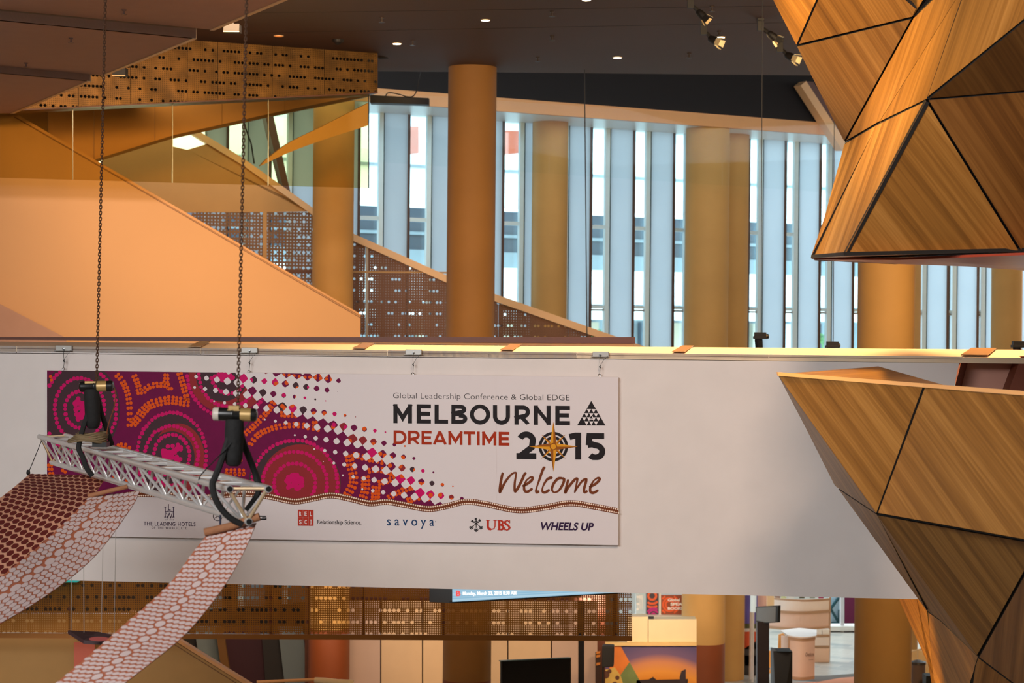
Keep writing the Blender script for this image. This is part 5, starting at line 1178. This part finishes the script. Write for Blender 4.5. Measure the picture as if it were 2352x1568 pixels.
text_part('Monday, March 23, 2015 8:30 AM', 1063, 1186, 1358.5, 1369, ledw, .02, off=.012, plane=LS, parent=led, slope=-.012)
text_part('B', 1047, 1058, 1356.5, 1369, ledr, .05, off=.012, plane=LS, parent=led, slope=-.04)
# ================================================================== hall below: left side
ZL = vplane(0, 40, 600, 40)
lw = empty('stair_balustrade', ZL(200, 1600), 'tan stair balustrade wall in the lower left corner under the bronze bulkhead', 'balustrade', kind='structure')
lpm = paint('ochre_paint', (176, 140, 86), .6)
sheet(ZL, [(-300, 1900), (800, 1900), (800, 1720), (393, 1468), (300, 1410), (-300, 1410)], 0, .15).build('wall_panel', lpm, lw)
sheet(ZL, [(800, 1720), (393, 1466), (300, 1408), (300, 1402), (396, 1459), (800, 1711)], .02, .2).build('sloping_cap', cream, lw)
sheet(ZL, [(800, 1728), (390, 1472.5), (390, 1474), (800, 1730)], .004, .01).build('cap_groove', dark_brown, lw)
mb = MB(); mb.prism([P(170, 1474, 39.6), P(218, 1474, 39.6), P(218, 1530, 39.6), P(170, 1600, 39.6)], (0, .02, 0)); mb.build('pink_banner_strip', paint('pink_strip', (206, 110, 96), .7), label='pink strip on the tan stair wall beside the long ribbon', cat='banner')
mb = MB(); mb.prism([P(120, 1332, 37.4), P(177, 1332, 37.4), P(177, 1337, 37.4), P(120, 1337, 37.4)], (0, .45, 0)); mb.build('exit_light_bar', paint('teal_light_bar', (40, 150, 150), .5, emit=(40, 170, 165), estr=.5), label='small teal glowing bar under the bridge at far left', cat='light')
def slab(pts, z, mat, name, label, cat, thick=.12, group=None, kind=None, zs=None):
    mb = MB(); mb.prism([P(x, y, z) for x, y in pts], (0, thick, 0)); return mb.build(name, mat, label=label, cat=cat, group=group, kind=kind)
plumd = paint('dark_plum_graphic', (66, 30, 44), .6); chrd = paint('charcoal_graphic', (48, 44, 46), .6); slateg = paint('slate_blue_panel', (120, 134, 142), .6); oakd = paint('bronze_post', (120, 82, 40), .5)
GD = 'slanted display panels behind the stair wall'
slab([(392, 1440), (446, 1440), (462, 1700), (392, 1700)], 48, chrd, 'display_panel', 'charcoal slanted panel next to the stair cap', 'display panel', group=GD)
slab([(446, 1440), (496, 1440), (535, 1700), (488, 1700)], 47.6, slateg, 'display_panel', 'slate blue slanted panel on the left of the bronze post', 'display panel', group=GD)
slab([(494, 1440), (512, 1440), (552, 1700), (533, 1700)], 47.2, oakd, 'slanted_post', 'slanted bronze post between the slate panel and the plum panel', 'post')
slab([(511, 1440), (604, 1440), (620, 1700), (552, 1700)], 48, plumd, 'display_panel', 'dark plum slanted panel right of the bronze post', 'display panel', group=GD)
slab([(600, 1440), (640, 1440), (672, 1700), (620, 1700)], 47.8, chrd, 'display_panel', 'charcoal slanted panel between plum and slate blue', 'display panel', group=GD)
slab([(638, 1440), (694, 1440), (724, 1700), (670, 1700)], 47.4, slateg, 'display_panel', 'slate blue slanted panel beside the rust brown column base', 'display panel', group=GD)
wp = paint('pale_partition', (224, 190, 152), .55); wp2 = paint('pinkish_partition', (206, 176, 160), .55)
part_group = 'tall partition panels behind the columns'
for (x0, x1, m, lab) in ((794, 873, wp2, 'pinkish partition panel right of the rust brown column base'), (876, 969, wp, 'apricot partition panel, second from the rust brown column base'), (972, 1066, wp, 'partition panel partly behind the free standing column'), (1069, 1165, wp, 'partition panel right of the free standing column'), (1168, 1265, wp, 'wide pale partition panel behind the black television'), (1268, 1328, wp2, 'pinkish partition panel right of the television'), (1342, 1372, wp2, 'narrow partition panel right of the dark gap')):
    slab([(x0, 1380), (x1, 1380), (x1, 1720), (x0, 1720)], 46, m, 'partition_panel', lab, 'partition', .1, part_group)
slab([(1328, 1380), (1342, 1380), (1342, 1720), (1328, 1720)], 46.3, black, 'partition_gap_post', 'black post in the gap between the partition panels', 'post')
slab([(700, 1300), (1390, 1300), (1390, 1720), (700, 1720)], 46.8, dark_brown, 'wall_hall', 'dark wall behind the pale partition panels', 'wall', kind='structure')
# television on a stand
tv = empty('television', P(1230, 1700, 40.3), 'black television screen tilted slightly, standing in front of the pale partitions', 'television')
TV = vplane(1153, 39.8, 1312, 40.8)
mb = MB(); mb.prism([TV(1153, 1608), TV(1312, 1606), TV(1312, 1510), TV(1153, 1517)], TV.n * -.07); mb.build('screen_body', black, tv, bevel=.01)
mb = MB(); mb.prism([TV(1156, 1606, .004), TV(1309, 1604, .004), TV(1309, 1513, .004), TV(1156, 1520, .004)], TV.n * -.002); mb.build('screen_glass', paint('tv_black_glass', (10, 8, 8), .12), tv)
mb = MB(); mb.prism([TV(1151, 1519), TV(1312, 1511.5), TV(1312, 1509.5), TV(1151, 1517)], TV.n * -.08); mb.build('top_rim', paint('tv_teal_rim', (90, 130, 135), .3, .4), tv)
q = TV(1232, 1600, -.1); mb = MB(); mb.tube([q, Vector((q.x, q.y, .05))], .05, 10); mb.lathe((q.x, q.y, 0), [(.35, 0), (.33, .05)], n=20); mb.build('stand', black, tv)
# white curtain rail at the bottom edge
mb = MB(); mb.tube([P(590, 1566, 38), P(724, 1560, 38)], .03, 8); q = P(655, 1563, 38); 
cr_ = empty('fabric_stand', P(740, 1600, 38), 'cream fabric topped stand just showing at the bottom edge', 'stand')
mb.build('rail', cream, cr_)
mb = MB(); mb.tube([P(722, 1561, 38), P(745, 1564, 38), P(775, 1567, 38), P(812, 1569, 38)], [.05, .07, .065, .07], 10); mb.build('gathered_cloth', paint('cream_cloth', (232, 214, 178), .9, bump=.6), cr_, smooth=True)
for x in (735, 800):
    q = P(x, 1570, 38); mb = MB(); mb.tube([q, Vector((q.x, q.y, 0))], .025, 8); mb.build('post', cream, cr_)
# ================================================================== hall below: middle
warmw = paint('lit_cream_cabinet', (244, 216, 168), .5)
ZM = 50.0
slab([(1440, 1416), (1488, 1416), (1488, 1474), (1440, 1474)], ZM, warmw, 'wall_cabinet', 'small cream cabinet panel beside the bronze bulkhead end', 'cabinet', .5, 'cream cabinet panels above the mural')
slab([(1489.5, 1422), (1600, 1422), (1600, 1474), (1489.5, 1474)], ZM, warmw, 'wall_cabinet', 'wide cream cabinet panel left of the brown based column', 'cabinet', .5, 'cream cabinet panels above the mural')
slab([(1376, 1475), (1600, 1475), (1600, 1483), (1376, 1483)], ZM - .1, paint('cream_beam', (226, 186, 120), .5), 'wall_beam', 'cream beam strip above the mural', 'beam', .5)
slab([(1490, 1416), (1502, 1416), (1502, 1421), (1490, 1421)], ZM - .05, black, 'small_black_box', 'tiny black box on top of the cream cabinets', 'box', .1)
mural = empty('wall_mural', P(1490, 1600, ZM), 'printed mural of sunset landscape with orange and green triangles behind the loudspeaker', 'mural')
def sunset():
    m = bpy.data.materials.new('sunset_print'); t, N, L = nt(m); b = N['Principled BSDF']; uv = node(t, 'ShaderNodeUVMap'); sp = node(t, 'ShaderNodeSeparateXYZ'); L.new(uv.outputs[0], sp.inputs[0])
    dx = math_(t, 'SUBTRACT', sp.outputs[0], 1525.0); arch = math_(t, 'MULTIPLY', math_(t, 'MULTIPLY', dx, dx), .0028)
    v = math_(t, 'DIVIDE', math_(t, 'SUBTRACT', math_(t, 'ADD', sp.outputs[1], math_(t, 'MULTIPLY', arch, -1)), 1470.0), 110.0)
    cr = node(t, 'ShaderNodeValToRGB'); e = cr.color_ramp.elements; e[0].position = .0; e[0].color = S((86, 70, 110)); e[1].position = .95; e[1].color = S((40, 20, 18))
    for p, c in ((.25, (112, 82, 112)), (.42, (206, 130, 84)), (.62, (226, 144, 50)), (.8, (216, 128, 20)), (.87, (160, 76, 30))): x = e.new(p); x.color = S(c)
    L.new(v, cr.inputs[0]); L.new(cr.outputs[0], b.inputs['Base Color']); b.inputs['Roughness'].default_value = .6; return m
def mp_(pts, off, mat, name, thick=.01):
    mb = MB(); mb.prism([P(x, y, ZM - off) for x, y in pts], (0, thick, 0), uvf=lambda p: (CX + (p.x / p.y) * FPX, CY - (p.z - EYE) / p.y * FPX)); return mb.build(name, mat, mural)
mp_([(1376, 1484), (1600, 1484), (1600, 1660), (1376, 1660)], 0, sunset(), 'sunset_print', .08)
rock = paint('orange_rock_print', (222, 116, 36), .6, var=.45, scale=1.6); moss = paint('green_moss_print', (112, 124, 66), .6, var=.45, scale=2.2); ylw = paint('yellow_people_print', (214, 170, 80), .6, var=.3, scale=3); skinb = paint('brown_head_print', (96, 52, 30), .6)
mp_([(1408, 1484), (1426, 1484), (1446, 1520), (1424, 1550), (1400, 1568), (1400, 1484)], .015, rock, 'rock_print')
mp_([(1446, 1520), (1424, 1552), (1440, 1600), (1490, 1600)], .02, moss, 'moss_print')
mp_([(1380, 1540), (1412, 1532), (1426, 1552), (1440, 1600), (1376, 1600)], .025, ylw, 'people_print')
for (x, y, r) in ((1391, 1549, 9), (1400, 1541, 5), (1418, 1556, 5), (1412, 1572, 7)):
    mb = MB(); mb.face([P(x + r * math.cos(t), y + r * math.sin(t), ZM - .03) for t in np.linspace(0, 6.28, 16)[:-1]]); mb.build('head_print', skinb, mural)
mp_([(1462, 1562), (1490, 1560), (1500, 1554), (1508, 1561), (1580, 1559), (1580, 1600), (1462, 1600)], .02, paint('dark_hill_print', (40, 22, 22), .6), 'hill_print')
mp_([(1561, 1556), (1565, 1541), (1575, 1536), (1575, 1570), (1562, 1568)], .024, paint('dark_rock_print', (52, 34, 40), .6), 'rock_shadow_print')
# loudspeaker on a pole
sp_ = empty('loudspeaker', P(1396, 1600, 44), 'black loudspeaker on a pole in front of the orange part of the mural', 'loudspeaker')
mb = MB(); mb.prism([P(1382, 1533, 44), P(1409, 1531, 44), P(1410, 1484, 44), P(1383, 1483, 44)], (0.03, .32, 0)); mb.build('cabinet', black, sp_, bevel=.02)
mb = MB(); mb.prism([P(1384, 1531, 43.99), P(1407, 1529.5, 43.99), P(1408, 1486, 43.99), P(1385, 1485, 43.99)], (0, .01, 0)); mb.build('grille', paint('speaker_grille', (30, 26, 24), .7), sp_)
q = P(1385, 1532, 44.15); mb = MB(); mb.tube([q, Vector((q.x, q.y, 0))], .022, 8); mb.build('pole', black, sp_)
# rack of leaflets at the left of the mural
rk = empty('leaflet_rack', P(1371, 1600, 45.5), 'dark narrow rack of orange leaflets left of the loudspeaker', 'rack')
mb = MB(); mb.prism([P(1368, 1500, 45.5), P(1379, 1500, 45.5), P(1379, 1640, 45.5), P(1368, 1640, 45.5)], (0, .2, 0)); mb.build('frame', paint('rack_dark', (60, 34, 20), .6), rk)
for y in (1496, 1504, 1522):
    mb = MB(); mb.prism([P(1369, y + 6, 45.45), P(1378, y + 4, 45.45), P(1379, y - 1, 45.45), P(1370, y, 45.45)], (0, .02, 0)); mb.build('leaflet', paint('orange_leaflet', (214, 130, 50), .6), rk)
# signs above the cabinets
def sign(x0, x1, y0, y1, z, mat, name, label, cat='sign'):
    e = empty(name, P((x0 + x1) / 2, y1, z), label, cat); mb = MB(); mb.prism([P(x0, y1, z), P(x1, y1, z), P(x1, y0, z), P(x0, y0, z)], (0, .06, 0)); mb.build('board', mat, e); return e
ZS = 55.0; ZSP = vplane(1400, ZS - .004, 1700, ZS - .004)
e = sign(1460, 1482, 1340, 1414, ZS, paint('pale_blue_sign', (196, 216, 228), .5), 'pull_up_banner', 'pale blue upright sign with white lettering beside the bronze bulkhead', 'banner')
text_part('E Tomorrow', 1464, 1477, 1350, 1400, paint('sign_white_ink', (250, 250, 250), .5), .03, off=.01, plane=ZSP, parent=e, slope=0)
for k, y in enumerate((1368, 1384, 1396)):
    mb = MB(); mb.prism([P(1462, y + 5, ZS - .02), P(1471 - 2 * k, y + 5, ZS - .02), P(1471 - 2 * k, y, ZS - .02), P(1462, y, ZS - .02)], (0, .01, 0)); mb.build('pale_block', paint('sign_white_ink', (250, 250, 250), .5), e)
ringo = paint('sign_orange', (232, 92, 30), .5); ringp = paint('sign_magenta', (190, 20, 130), .5); slate = paint('sign_slate', (62, 52, 62), .5)
def rings(e, cx, cy, rr, off, m, x0, x1, y0, y1, w):
    for r in rr:
        mb = MB()
        for k in range(40):
            a0, a1 = 2 * math.pi * k / 40, 2 * math.pi * (k + 1) / 40
            q = [(cx + (r + s) * math.cos(a), cy + (r + s) * math.sin(a)) for a, s in ((a0, -w), (a1, -w), (a1, w), (a0, w))]
            if all(x0 <= x <= x1 and y0 <= y <= y1 for x, y in q): mb.face([P(x, y, ZS - off) for x, y in q])
        mb.build('ring_print', m, e)
e = sign(1484, 1513, 1340, 1413, ZS, slate, 'pull_up_banner', 'dark upright banner with orange and magenta rings', 'banner')
rings(e, 1498, 1368, (9, 18, 26), .012, ringo, 1485, 1513, 1340, 1412, 2.6); rings(e, 1501, 1412, (4, 11, 15.5), .016, ringp, 1485, 1513, 1340, 1413, 2)
e = sign(1518, 1600, 1366, 1411, ZS, paint('sign_brown', (150, 70, 34), .5), 'bookstore_sign', 'orange ringed sign reading SPEAKER BOOKSTORE half hidden by the brown based column', 'sign')
rings(e, 1538, 1388, (9, 15, 21), .012, ringo, 1519, 1600, 1367, 1410, 2.4)
wink = paint('sign_white_ink', (250, 250, 250), .5)
text_part('Global EDGE', 1534, 1592, 1374, 1380.5, wink, .03, off=.02, plane=ZSP, parent=e, slope=0)
text_part('SPEAKER', 1540, 1590, 1383.5, 1390.5, wink, .04, off=.02, plane=ZSP, parent=e, slope=0)
text_part('BOOKSTORE', 1534, 1596, 1393.5, 1400, wink, .04, off=.02, plane=ZSP, parent=e, slope=0)
slab([(1452, 1414), (1605, 1414), (1605, 1419), (1452, 1419)], ZS - .3, paint('white_shelf', (236, 228, 214), .5), 'sign_shelf', 'white shelf carrying the signs above the cream cabinets', 'shelf', .4)
slab([(1514, 1340), (1518, 1340), (1518, 1413), (1514, 1413)], ZS - .1, paint('white_shelf', (236, 228, 214), .5), 'sign_post', 'white post between the ringed banner and the bookstore sign', 'post', .05)
# ================================================================== hall below: right
ZR = 56.5
sky_b = paint('storm_sky_print', (96, 84, 168), .6, var=.5, scale=1.8)
pb = empty('pull_up_banner', P(1716, 1560, ZR), 'tall banner with blue storm sky over orange and plum right of the pale column', 'banner')
def pbp(y0, y1, m, nm, pts=None):
    mb = MB(); mb.prism([P(x, y, ZR - (.02 if nm != 'sky_print' else 0)) for x, y in (pts or [(1700, y1), (1740, y1), (1740, y0), (1700, y0)])], (0, .03, 0)); mb.build(nm, m, pb)
pbp(1350, 1450, sky_b, 'sky_print'); pbp(1432, 1443, paint('dark_green_print', (70, 76, 40), .6), 'grass_print'); pbp(1443, 1450, paint('white_strip_print', (210, 206, 206), .6), 'white_strip')
pbp(1450, 1490, paint('orange_print', (196, 74, 28), .6), 'orange_print'); pbp(1478, 1552, chrd, 'charcoal_print', [(1700, 1552), (1740, 1552), (1740, 1470), (1722, 1481), (1700, 1495)]); pbp(1505, 1528, plumd, 'plum_print')
rd_ = empty('clothing_rail_post', P(1723, 1560, 55.8), 'thin silver pole in front of the storm sky banner', 'pole')
mb = MB(); mb.tube([P(1725, 1400, 55.8), P(1723, 1560, 55.8)], .035, 8); mb.build('pole', alu, rd_)
wl = empty('paper_lamp', P(1730, 1405, 55.4), 'pale blue white cylinder lamp above the kiosk', 'lamp')
MB().lathe(P(1730, 1405, 55.4), [(.08, 0), (.09, .02), (.09, .85)], n=20).build('shade', paint('pale_lamp_shade', (206, 226, 236), .5, emit=(206, 226, 236), estr=.25), wl, smooth=True)
mb = MB(); c = P(1730, 1405, 55.4); mb.tube([c, Vector((c.x, c.y, 0))], .03, 8); mb.build('pole', alu, wl)
slab([(1735, 1340), (1762, 1340), (1762, 1395), (1735, 1395)], 57.0, paint('pinkish_board', (210, 170, 150), .6), 'booth_header', 'pinkish header board above the kiosk screen', 'board', .1)
slab([(1762, 1340), (1778, 1340), (1778, 1392), (1762, 1392)], 56.8, paint('lit_cream_cabinet', (244, 216, 168), .5), 'booth_pillar', 'pale cream pillar behind the kiosk screen', 'pillar', .15)
ks = empty('kiosk', P(1753, 1600, 50), 'dark information kiosk with a tilted grey screen on top', 'kiosk')
KP = vplane(1735, 50.4, 1787, 49.6)
mb = MB(); mb.prism([P(1739, 1648, 50), P(1767, 1648, 50), P(1767, 1428, 50), P(1739, 1428, 50)], (0, .25, 0)); mb.build('pedestal', paint('kiosk_dark', (34, 20, 22), .5), ks, bevel=.01)
mb = MB(); mb.prism([KP(1735, 1432), KP(1786, 1429), KP(1787, 1390), KP(1736, 1393)], KP.n * -.08); mb.build('screen_body', paint('kiosk_bezel', (30, 30, 32), .4), ks)
mb = MB(); mb.prism([KP(1737, 1430, .006), KP(1781, 1427, .006), KP(1782, 1393, .006), KP(1738, 1395, .006)], KP.n * -.004); mb.build('screen_glass', paint('kiosk_grey_screen', (112, 114, 116), .3), ks)
bx = empty('speaker_box', P(1797, 1600, 47.5), 'tall black box speaker in front of the curved white counter', 'speaker')
mb = MB(); mb.prism([P(1776, 1702, 47.8), P(1786, 1703, 47.3), P(1820, 1703, 47.3), P(1820, 1495.5, 47.3), P(1786, 1495.5, 47.3), P(1776, 1493.5, 47.8)], (0, .5, 0)); mb.build('cabinet', black, bx, bevel=.012)
# curved counter
def curved(name, x0, x1, z, bulge, ya, yb, mat, parent, depth=.3, back=False, sag=0.0, n=18):
    """vertical curved sheet from photo x0..x1; ya, yb: top and bottom rows at the ends"""
    mb = MB(); pts = []
    for k in range(n + 1):
        t = k / n; x = x0 + (x1 - x0) * t; zz = z - bulge * math.sin(math.pi * t); c0 = P(x0, ya, z); c1 = P(x0, yb, z); q = P(x, 1450, zz); pts.append((Vector((q.x, zz, c0.z)), Vector((q.x, zz, c1.z))))
    for (a, b), (c, d) in zip(pts, pts[1:]): mb.prism([b, d, c, a], (0, .04, 0))
    return mb.build(name, mat, parent, smooth=False)
ctr = empty('reception_counter', P(1840, 1555, 55), 'curved pinkish white reception counter with small dark lettering', 'counter')
ZC = 55.3
pinkc = paint('counter_pinkish', (222, 190, 172), .5); ctop = paint('counter_white_top', (216, 198, 184), .35); ctrim = paint('counter_trim', (176, 140, 110), .5)
curved('curved_front', 1812, 1872, ZC, .25, 1462, 1558, pinkc, ctr); mb = MB(); mb.prism([P(1810, 1557, ZC - .02), P(1813, 1557, ZC - .04), P(1813, 1461, ZC - .04), P(1810, 1461, ZC - .02)], (0, .05, 0)); mb.build('corner_trim', ctrim, ctr); curved('top_trim', 1811, 1873, ZC - .03, .26, 1461, 1468, ctrim, ctr); curved('plinth', 1812, 1872, ZC - .02, .25, 1551, 1558, ctrim, ctr)
mb = MB(); mb.prism([P(1794, 1556, ZC + .8), P(1812, 1557, ZC), P(1812, 1462, ZC), P(1794, 1459, ZC + .8)], (.04, .04, 0)); mb.build('side_panel', paint('counter_side', (240, 204, 178), .5), ctr)
mb = MB(); zt_ = P(1812, 1461, ZC).z; arc_ = []
for k in range(13):
    t = k / 12; x = 1810 + 66 * t; zz = ZC - .05 - .3 * math.sin(math.pi * t); q = P(x, 1450, zz); arc_.append(Vector((q.x, zz, zt_)))
bk = [P(1876, 1450, ZC + 1.0), P(1836, 1450, ZC + 1.3), P(1792, 1450, ZC + .85)]
mb.prism(arc_ + [Vector((p.x, p.y, zt_)) for p in bk], (0, 0, .04)); mb.build('worktop', ctop, ctr)
CT = vplane(1812, ZC - .24, 1872, ZC - .2)
text_part('Ovations', 1850, 1870, 1498, 1507, paint('counter_grey_ink', (110, 84, 74), .6), .02, .25, off=.05, plane=CT, parent=ctr, slope=-.05)
text_part('bureau', 1858, 1868, 1512.5, 1515.5, paint('counter_grey_ink', (110, 84, 74), .6), .01, off=.05, plane=CT, parent=ctr, slope=-.05)
# back display with curved bands
dsp = empty('booth_display', P(1845, 1540, 59), 'pinkish curved booth display wall with shelves behind the reception counter', 'display')
ZD = 59.0
curved('upper_band', 1766, 1906, ZD, .35, 1376, 1400, paint('band_white', (236, 222, 212), .5), dsp); curved('upper_trim', 1766, 1906, ZD - .05, .36, 1399, 1405, ctrim, dsp); curved('middle_band', 1766, 1906, ZD, .35, 1404, 1438, pinkc, dsp); curved('lower_trim', 1766, 1906, ZD - .05, .36, 1437, 1443, ctrim, dsp)
curved('top_trim', 1772, 1906, ZD - .02, .33, 1372, 1377, ctrim, dsp)
mb = MB(); q0, q1 = P(1906.5, 1360, ZD), P(1904, 1541, ZD); mb.tube([q0, Vector((q1.x, q1.y, 0.0))], .03, 8); mb.build('post', ctrim, dsp)
for (y0, y1, m, nm) in ((1457, 1462, ctrim, 'shelf'), (1463, 1482, paint('band_white', (236, 222, 212), .5), 'white_panel'), (1482, 1487, ctrim, 'shelf'), (1488, 1520, paint('counter_side', (240, 204, 178), .5), 'pink_panel'), (1520, 1525, ctrim, 'shelf')):
    mb = MB(); mb.prism([P(1866, y1, ZD - .3), P(1905, y1, ZD - .3), P(1905, y0, ZD - .3), P(1866, y0, ZD - .3)], (0, .3, 0)); mb.build(nm, m, dsp)
wbox = paint('white_card_box', (238, 236, 232), .5)
for (x0, x1, lab) in ((1874, 1887, 'white lidded box on the booth shelf, left of two'), (1889, 1905, 'white lidded box on the booth shelf, right of two')):
    e = empty('card_box', P((x0 + x1) / 2, 1456, ZD - .25), lab, 'box', 'white boxes on the booth shelf'); MB().prism([P(x0, 1457, ZD - .28), P(x1, 1457, ZD - .28), P(x1, 1447, ZD - .28), P(x0, 1447, ZD - .28)], (0, .18, 0)).build('body', wbox, e); MB().prism([P(x0 - .8, 1448, ZD - .3), P(x1 + .5, 1448, ZD - .3), P(x1 + .5, 1445, ZD - .3), P(x0 - .8, 1445, ZD - .3)], (0, .2, 0)).build('lid', wbox, e)
cols = [(150, 110, 90), (206, 206, 150), (222, 214, 204), (90, 84, 62), (150, 146, 132), (150, 20, 70), (190, 216, 226)]
for k, x in enumerate((1780, 1794, 1812, 1836, 1860, 1880, 1892)):
    slab([(x, 1350), (x + 12, 1350), (x + 12, 1374), (x, 1374)], 62, paint('poster_tone_%s' % 'abcdefg'[k], cols[k], .6), 'wall_poster', ['brownish', 'pale yellow', 'off white', 'olive', 'grey', 'crimson', 'pale blue'][k] + ' poster edge above the booth display', 'poster', .03, 'poster edges above the booth display')
# wooden chair beside the counter
ch = empty('chair', P(1780, 1550, 56.6), 'pale bent wood chair between the kiosk and the counter', 'chair'); wood = paint('pale_bent_wood', (226, 166, 92), .4)
c = P(1782, 1450, 57.2); sx = c.x; 
mb = MB(); mb.box((sx, 57.2, .45), (.24, .24, .02)); mb.build('seat', wood, ch, bevel=.01)
mb = MB(); mb.prism([Vector((sx + .1, 57.45, .55)), Vector((sx + .34, 57.45, .6)), Vector((sx + .3, 57.5, 1.05)), Vector((sx + .12, 57.5, 1.0))], (0, .03, 0)); mb.build('backrest', wood, ch)
for a, b in ((-.2, -.2), (.2, -.2), (-.2, .2), (.2, .2)): MB().tube([(sx + a, 57.2 + b, 0), (sx + a * .9, 57.2 + b * .9, .44)], .018, 8).build('leg', chrome, ch)
ch2 = empty('chair', P(1771, 1500, 54.5), 'orange wooden chair edge showing right beside the dark kiosk', 'chair'); s2 = P(1777, 1500, 54.5).x
mb = MB(); mb.box((s2, 54.5, .46), (.22, .22, .02)); mb.build('seat', wood, ch2, bevel=.01); mb = MB(); mb.prism([Vector((s2 - .2, 54.7, .52)), Vector((s2 + .05, 54.7, .52)), Vector((s2 + .02, 54.76, .98)), Vector((s2 - .18, 54.76, .98))], (0, .03, 0)); mb.build('backrest', wood, ch2)
for a, b in ((-.18, -.18), (.18, -.18), (-.18, .18), (.18, .18)): MB().tube([(s2 + a, 54.5 + b, 0), (s2 + a * .9, 54.5 + b * .9, .45)], .016, 8).build('leg', wood, ch2)
# glazed entry and maroon banner at the back of the hall
HB = vplane(1400, 66, 2200, 66)
gd = empty('door_1', HB(1918, 1442), 'glazed entrance with dark teal braces at the back of the hall', 'door', kind='structure')
sheet(HB, [(1909, 1432), (1931, 1432), (1931, 1330), (1909, 1330)], 0, .05).build('pale_glass', paint('door_pale_glass', (176, 202, 216), .2), gd)
mb = MB(); T = lambda x, y: HB(x, y, .08)
for a, b in (((1908, 1397), (1930, 1368)), ((1908, 1398), (1925, 1427)), ((1928, 1400), (1928, 1430)), ((1909, 1431), (1931, 1431))): mb.tube([T(*a), T(*b)], .05, 6)
mb.build('brace', teal_m, gd)
slab([(1931, 1330), (1939, 1330), (1939, 1452), (1931, 1452)], 64.5, paint('white_post', (206, 204, 206), .4), 'white_post', 'white post between the glazed entrance and the maroon banner', 'post', .2)
mbn = empty('hall_banner', P(1954, 1432, 65.9), 'maroon banner with faint rings beside the widest column', 'banner')
mb = MB(); mb.prism([P(1940, 1444, 65.85), P(1985, 1444, 65.85), P(1985, 1330, 65.85), P(1940, 1330, 65.85)], (0, .05, 0)); mb.build('cloth', paint('maroon_cloth', (104, 12, 58), .7), mbn)
ZS = 65.9; rings(mbn, 1965, 1400, (9, 18, 27), .02, paint('maroon_ring', (80, 40, 56), .7), 1941, 1985, 1330, 1431, 2.2)
slab([(1900, 1438), (1990, 1438), (1990, 1448.5), (1900, 1448.5)], 64.4, paint('white_plinth', (226, 222, 214), .5), 'low_plinth', 'low white plinth on the floor at the back of the hall', 'plinth', .6)
HL = vplane(-400, 51, 700, 51)
struct(sheet(HL, [(-500, 1800), (1420, 1800), (1420, 1150), (-500, 1150)], 0, .2), 'wall_hall', paint('hall_side_brown', (64, 48, 34), .7), 'brown wall of the lower hall behind the bronze bulkhead', 'wall')
struct(sheet(HB, [(1300, 1460), (2400, 1460), (2400, 1200), (1300, 1200)], -.2, .2), 'wall_hall', paint('hall_back_white', (216, 210, 200), .6), 'pale back wall of the lower hall', 'wall')
# carpet, dark mat
def floorpoly(pts, h, mat, name, label, cat):
    mb = MB(); mb.prism([HPt(x, y, -EYE) + Vector((0, 0, h)) for x, y in pts], (0, 0, -h + .001)); return mb.build(name, mat, label=label, cat=cat)
floorpoly([(1800, 1600), (1985, 1600), (1985, 1553), (1930, 1557), (1880, 1566), (1800, 1570)], .012, paint('salmon_carpet', (204, 132, 96), .9), 'carpet', 'salmon carpet at the bottom beside the reception counter', 'carpet')
floorpoly([(1822, 1562), (1900, 1566), (1985, 1552), (1985, 1545), (1890, 1552), (1840, 1551)], .006, paint('dark_mat', (92, 82, 74), .9), 'floor_mat', 'dark mat strip in front of the reception counter', 'mat')
# bin and railing right of the widest column
bn_ = empty('litter_bin', P(2110, 1580, 46), 'round grey litter bin right of the widest column', 'bin'); q = P(2108, 1600, 46)
MB().lathe((q.x, q.y, 0), [(.16, 0), (.17, P(2108, 1530, 46).z), (.17, P(2108, 1524, 46).z)], n=24).build('body', paint('bin_grey', (120, 96, 84), .5), bn_, smooth=True)
MB().lathe((q.x, q.y, P(2108, 1524, 46).z), [(.19, 0), (.18, .05), (.05, .09)], n=24).build('lid', paint('bin_lid', (70, 60, 54), .4), bn_, smooth=True)
slab([(2093, 1494), (2170, 1494), (2170, 1800), (2093, 1800)], 52, paint('lit_cream_low_wall', (232, 190, 130), .6), 'low_wall', 'cream low wall behind the grey litter bin', 'wall', .15)
rl = empty('handrail', P(2105, 1494, 51.5), 'thin bright handrail above the cream low wall', 'handrail'); mb = MB(); mb.tube([P(2090, 1497, 51.6), P(2116, 1490, 51.6)], .02, 8); mb.build('rail', edge_m, rl); mb = MB(); q = P(2108, 1493, 51.6); mb.tube([q, Vector((q.x, q.y, 0))], .015, 6); mb.build('post', edge_m, rl)
slab([(2127, 1552), (2170, 1552), (2170, 1800), (2127, 1800)], 45, black, 'black_cabinet', 'black box edge beside the lower timber pod at the bottom', 'box', .4)
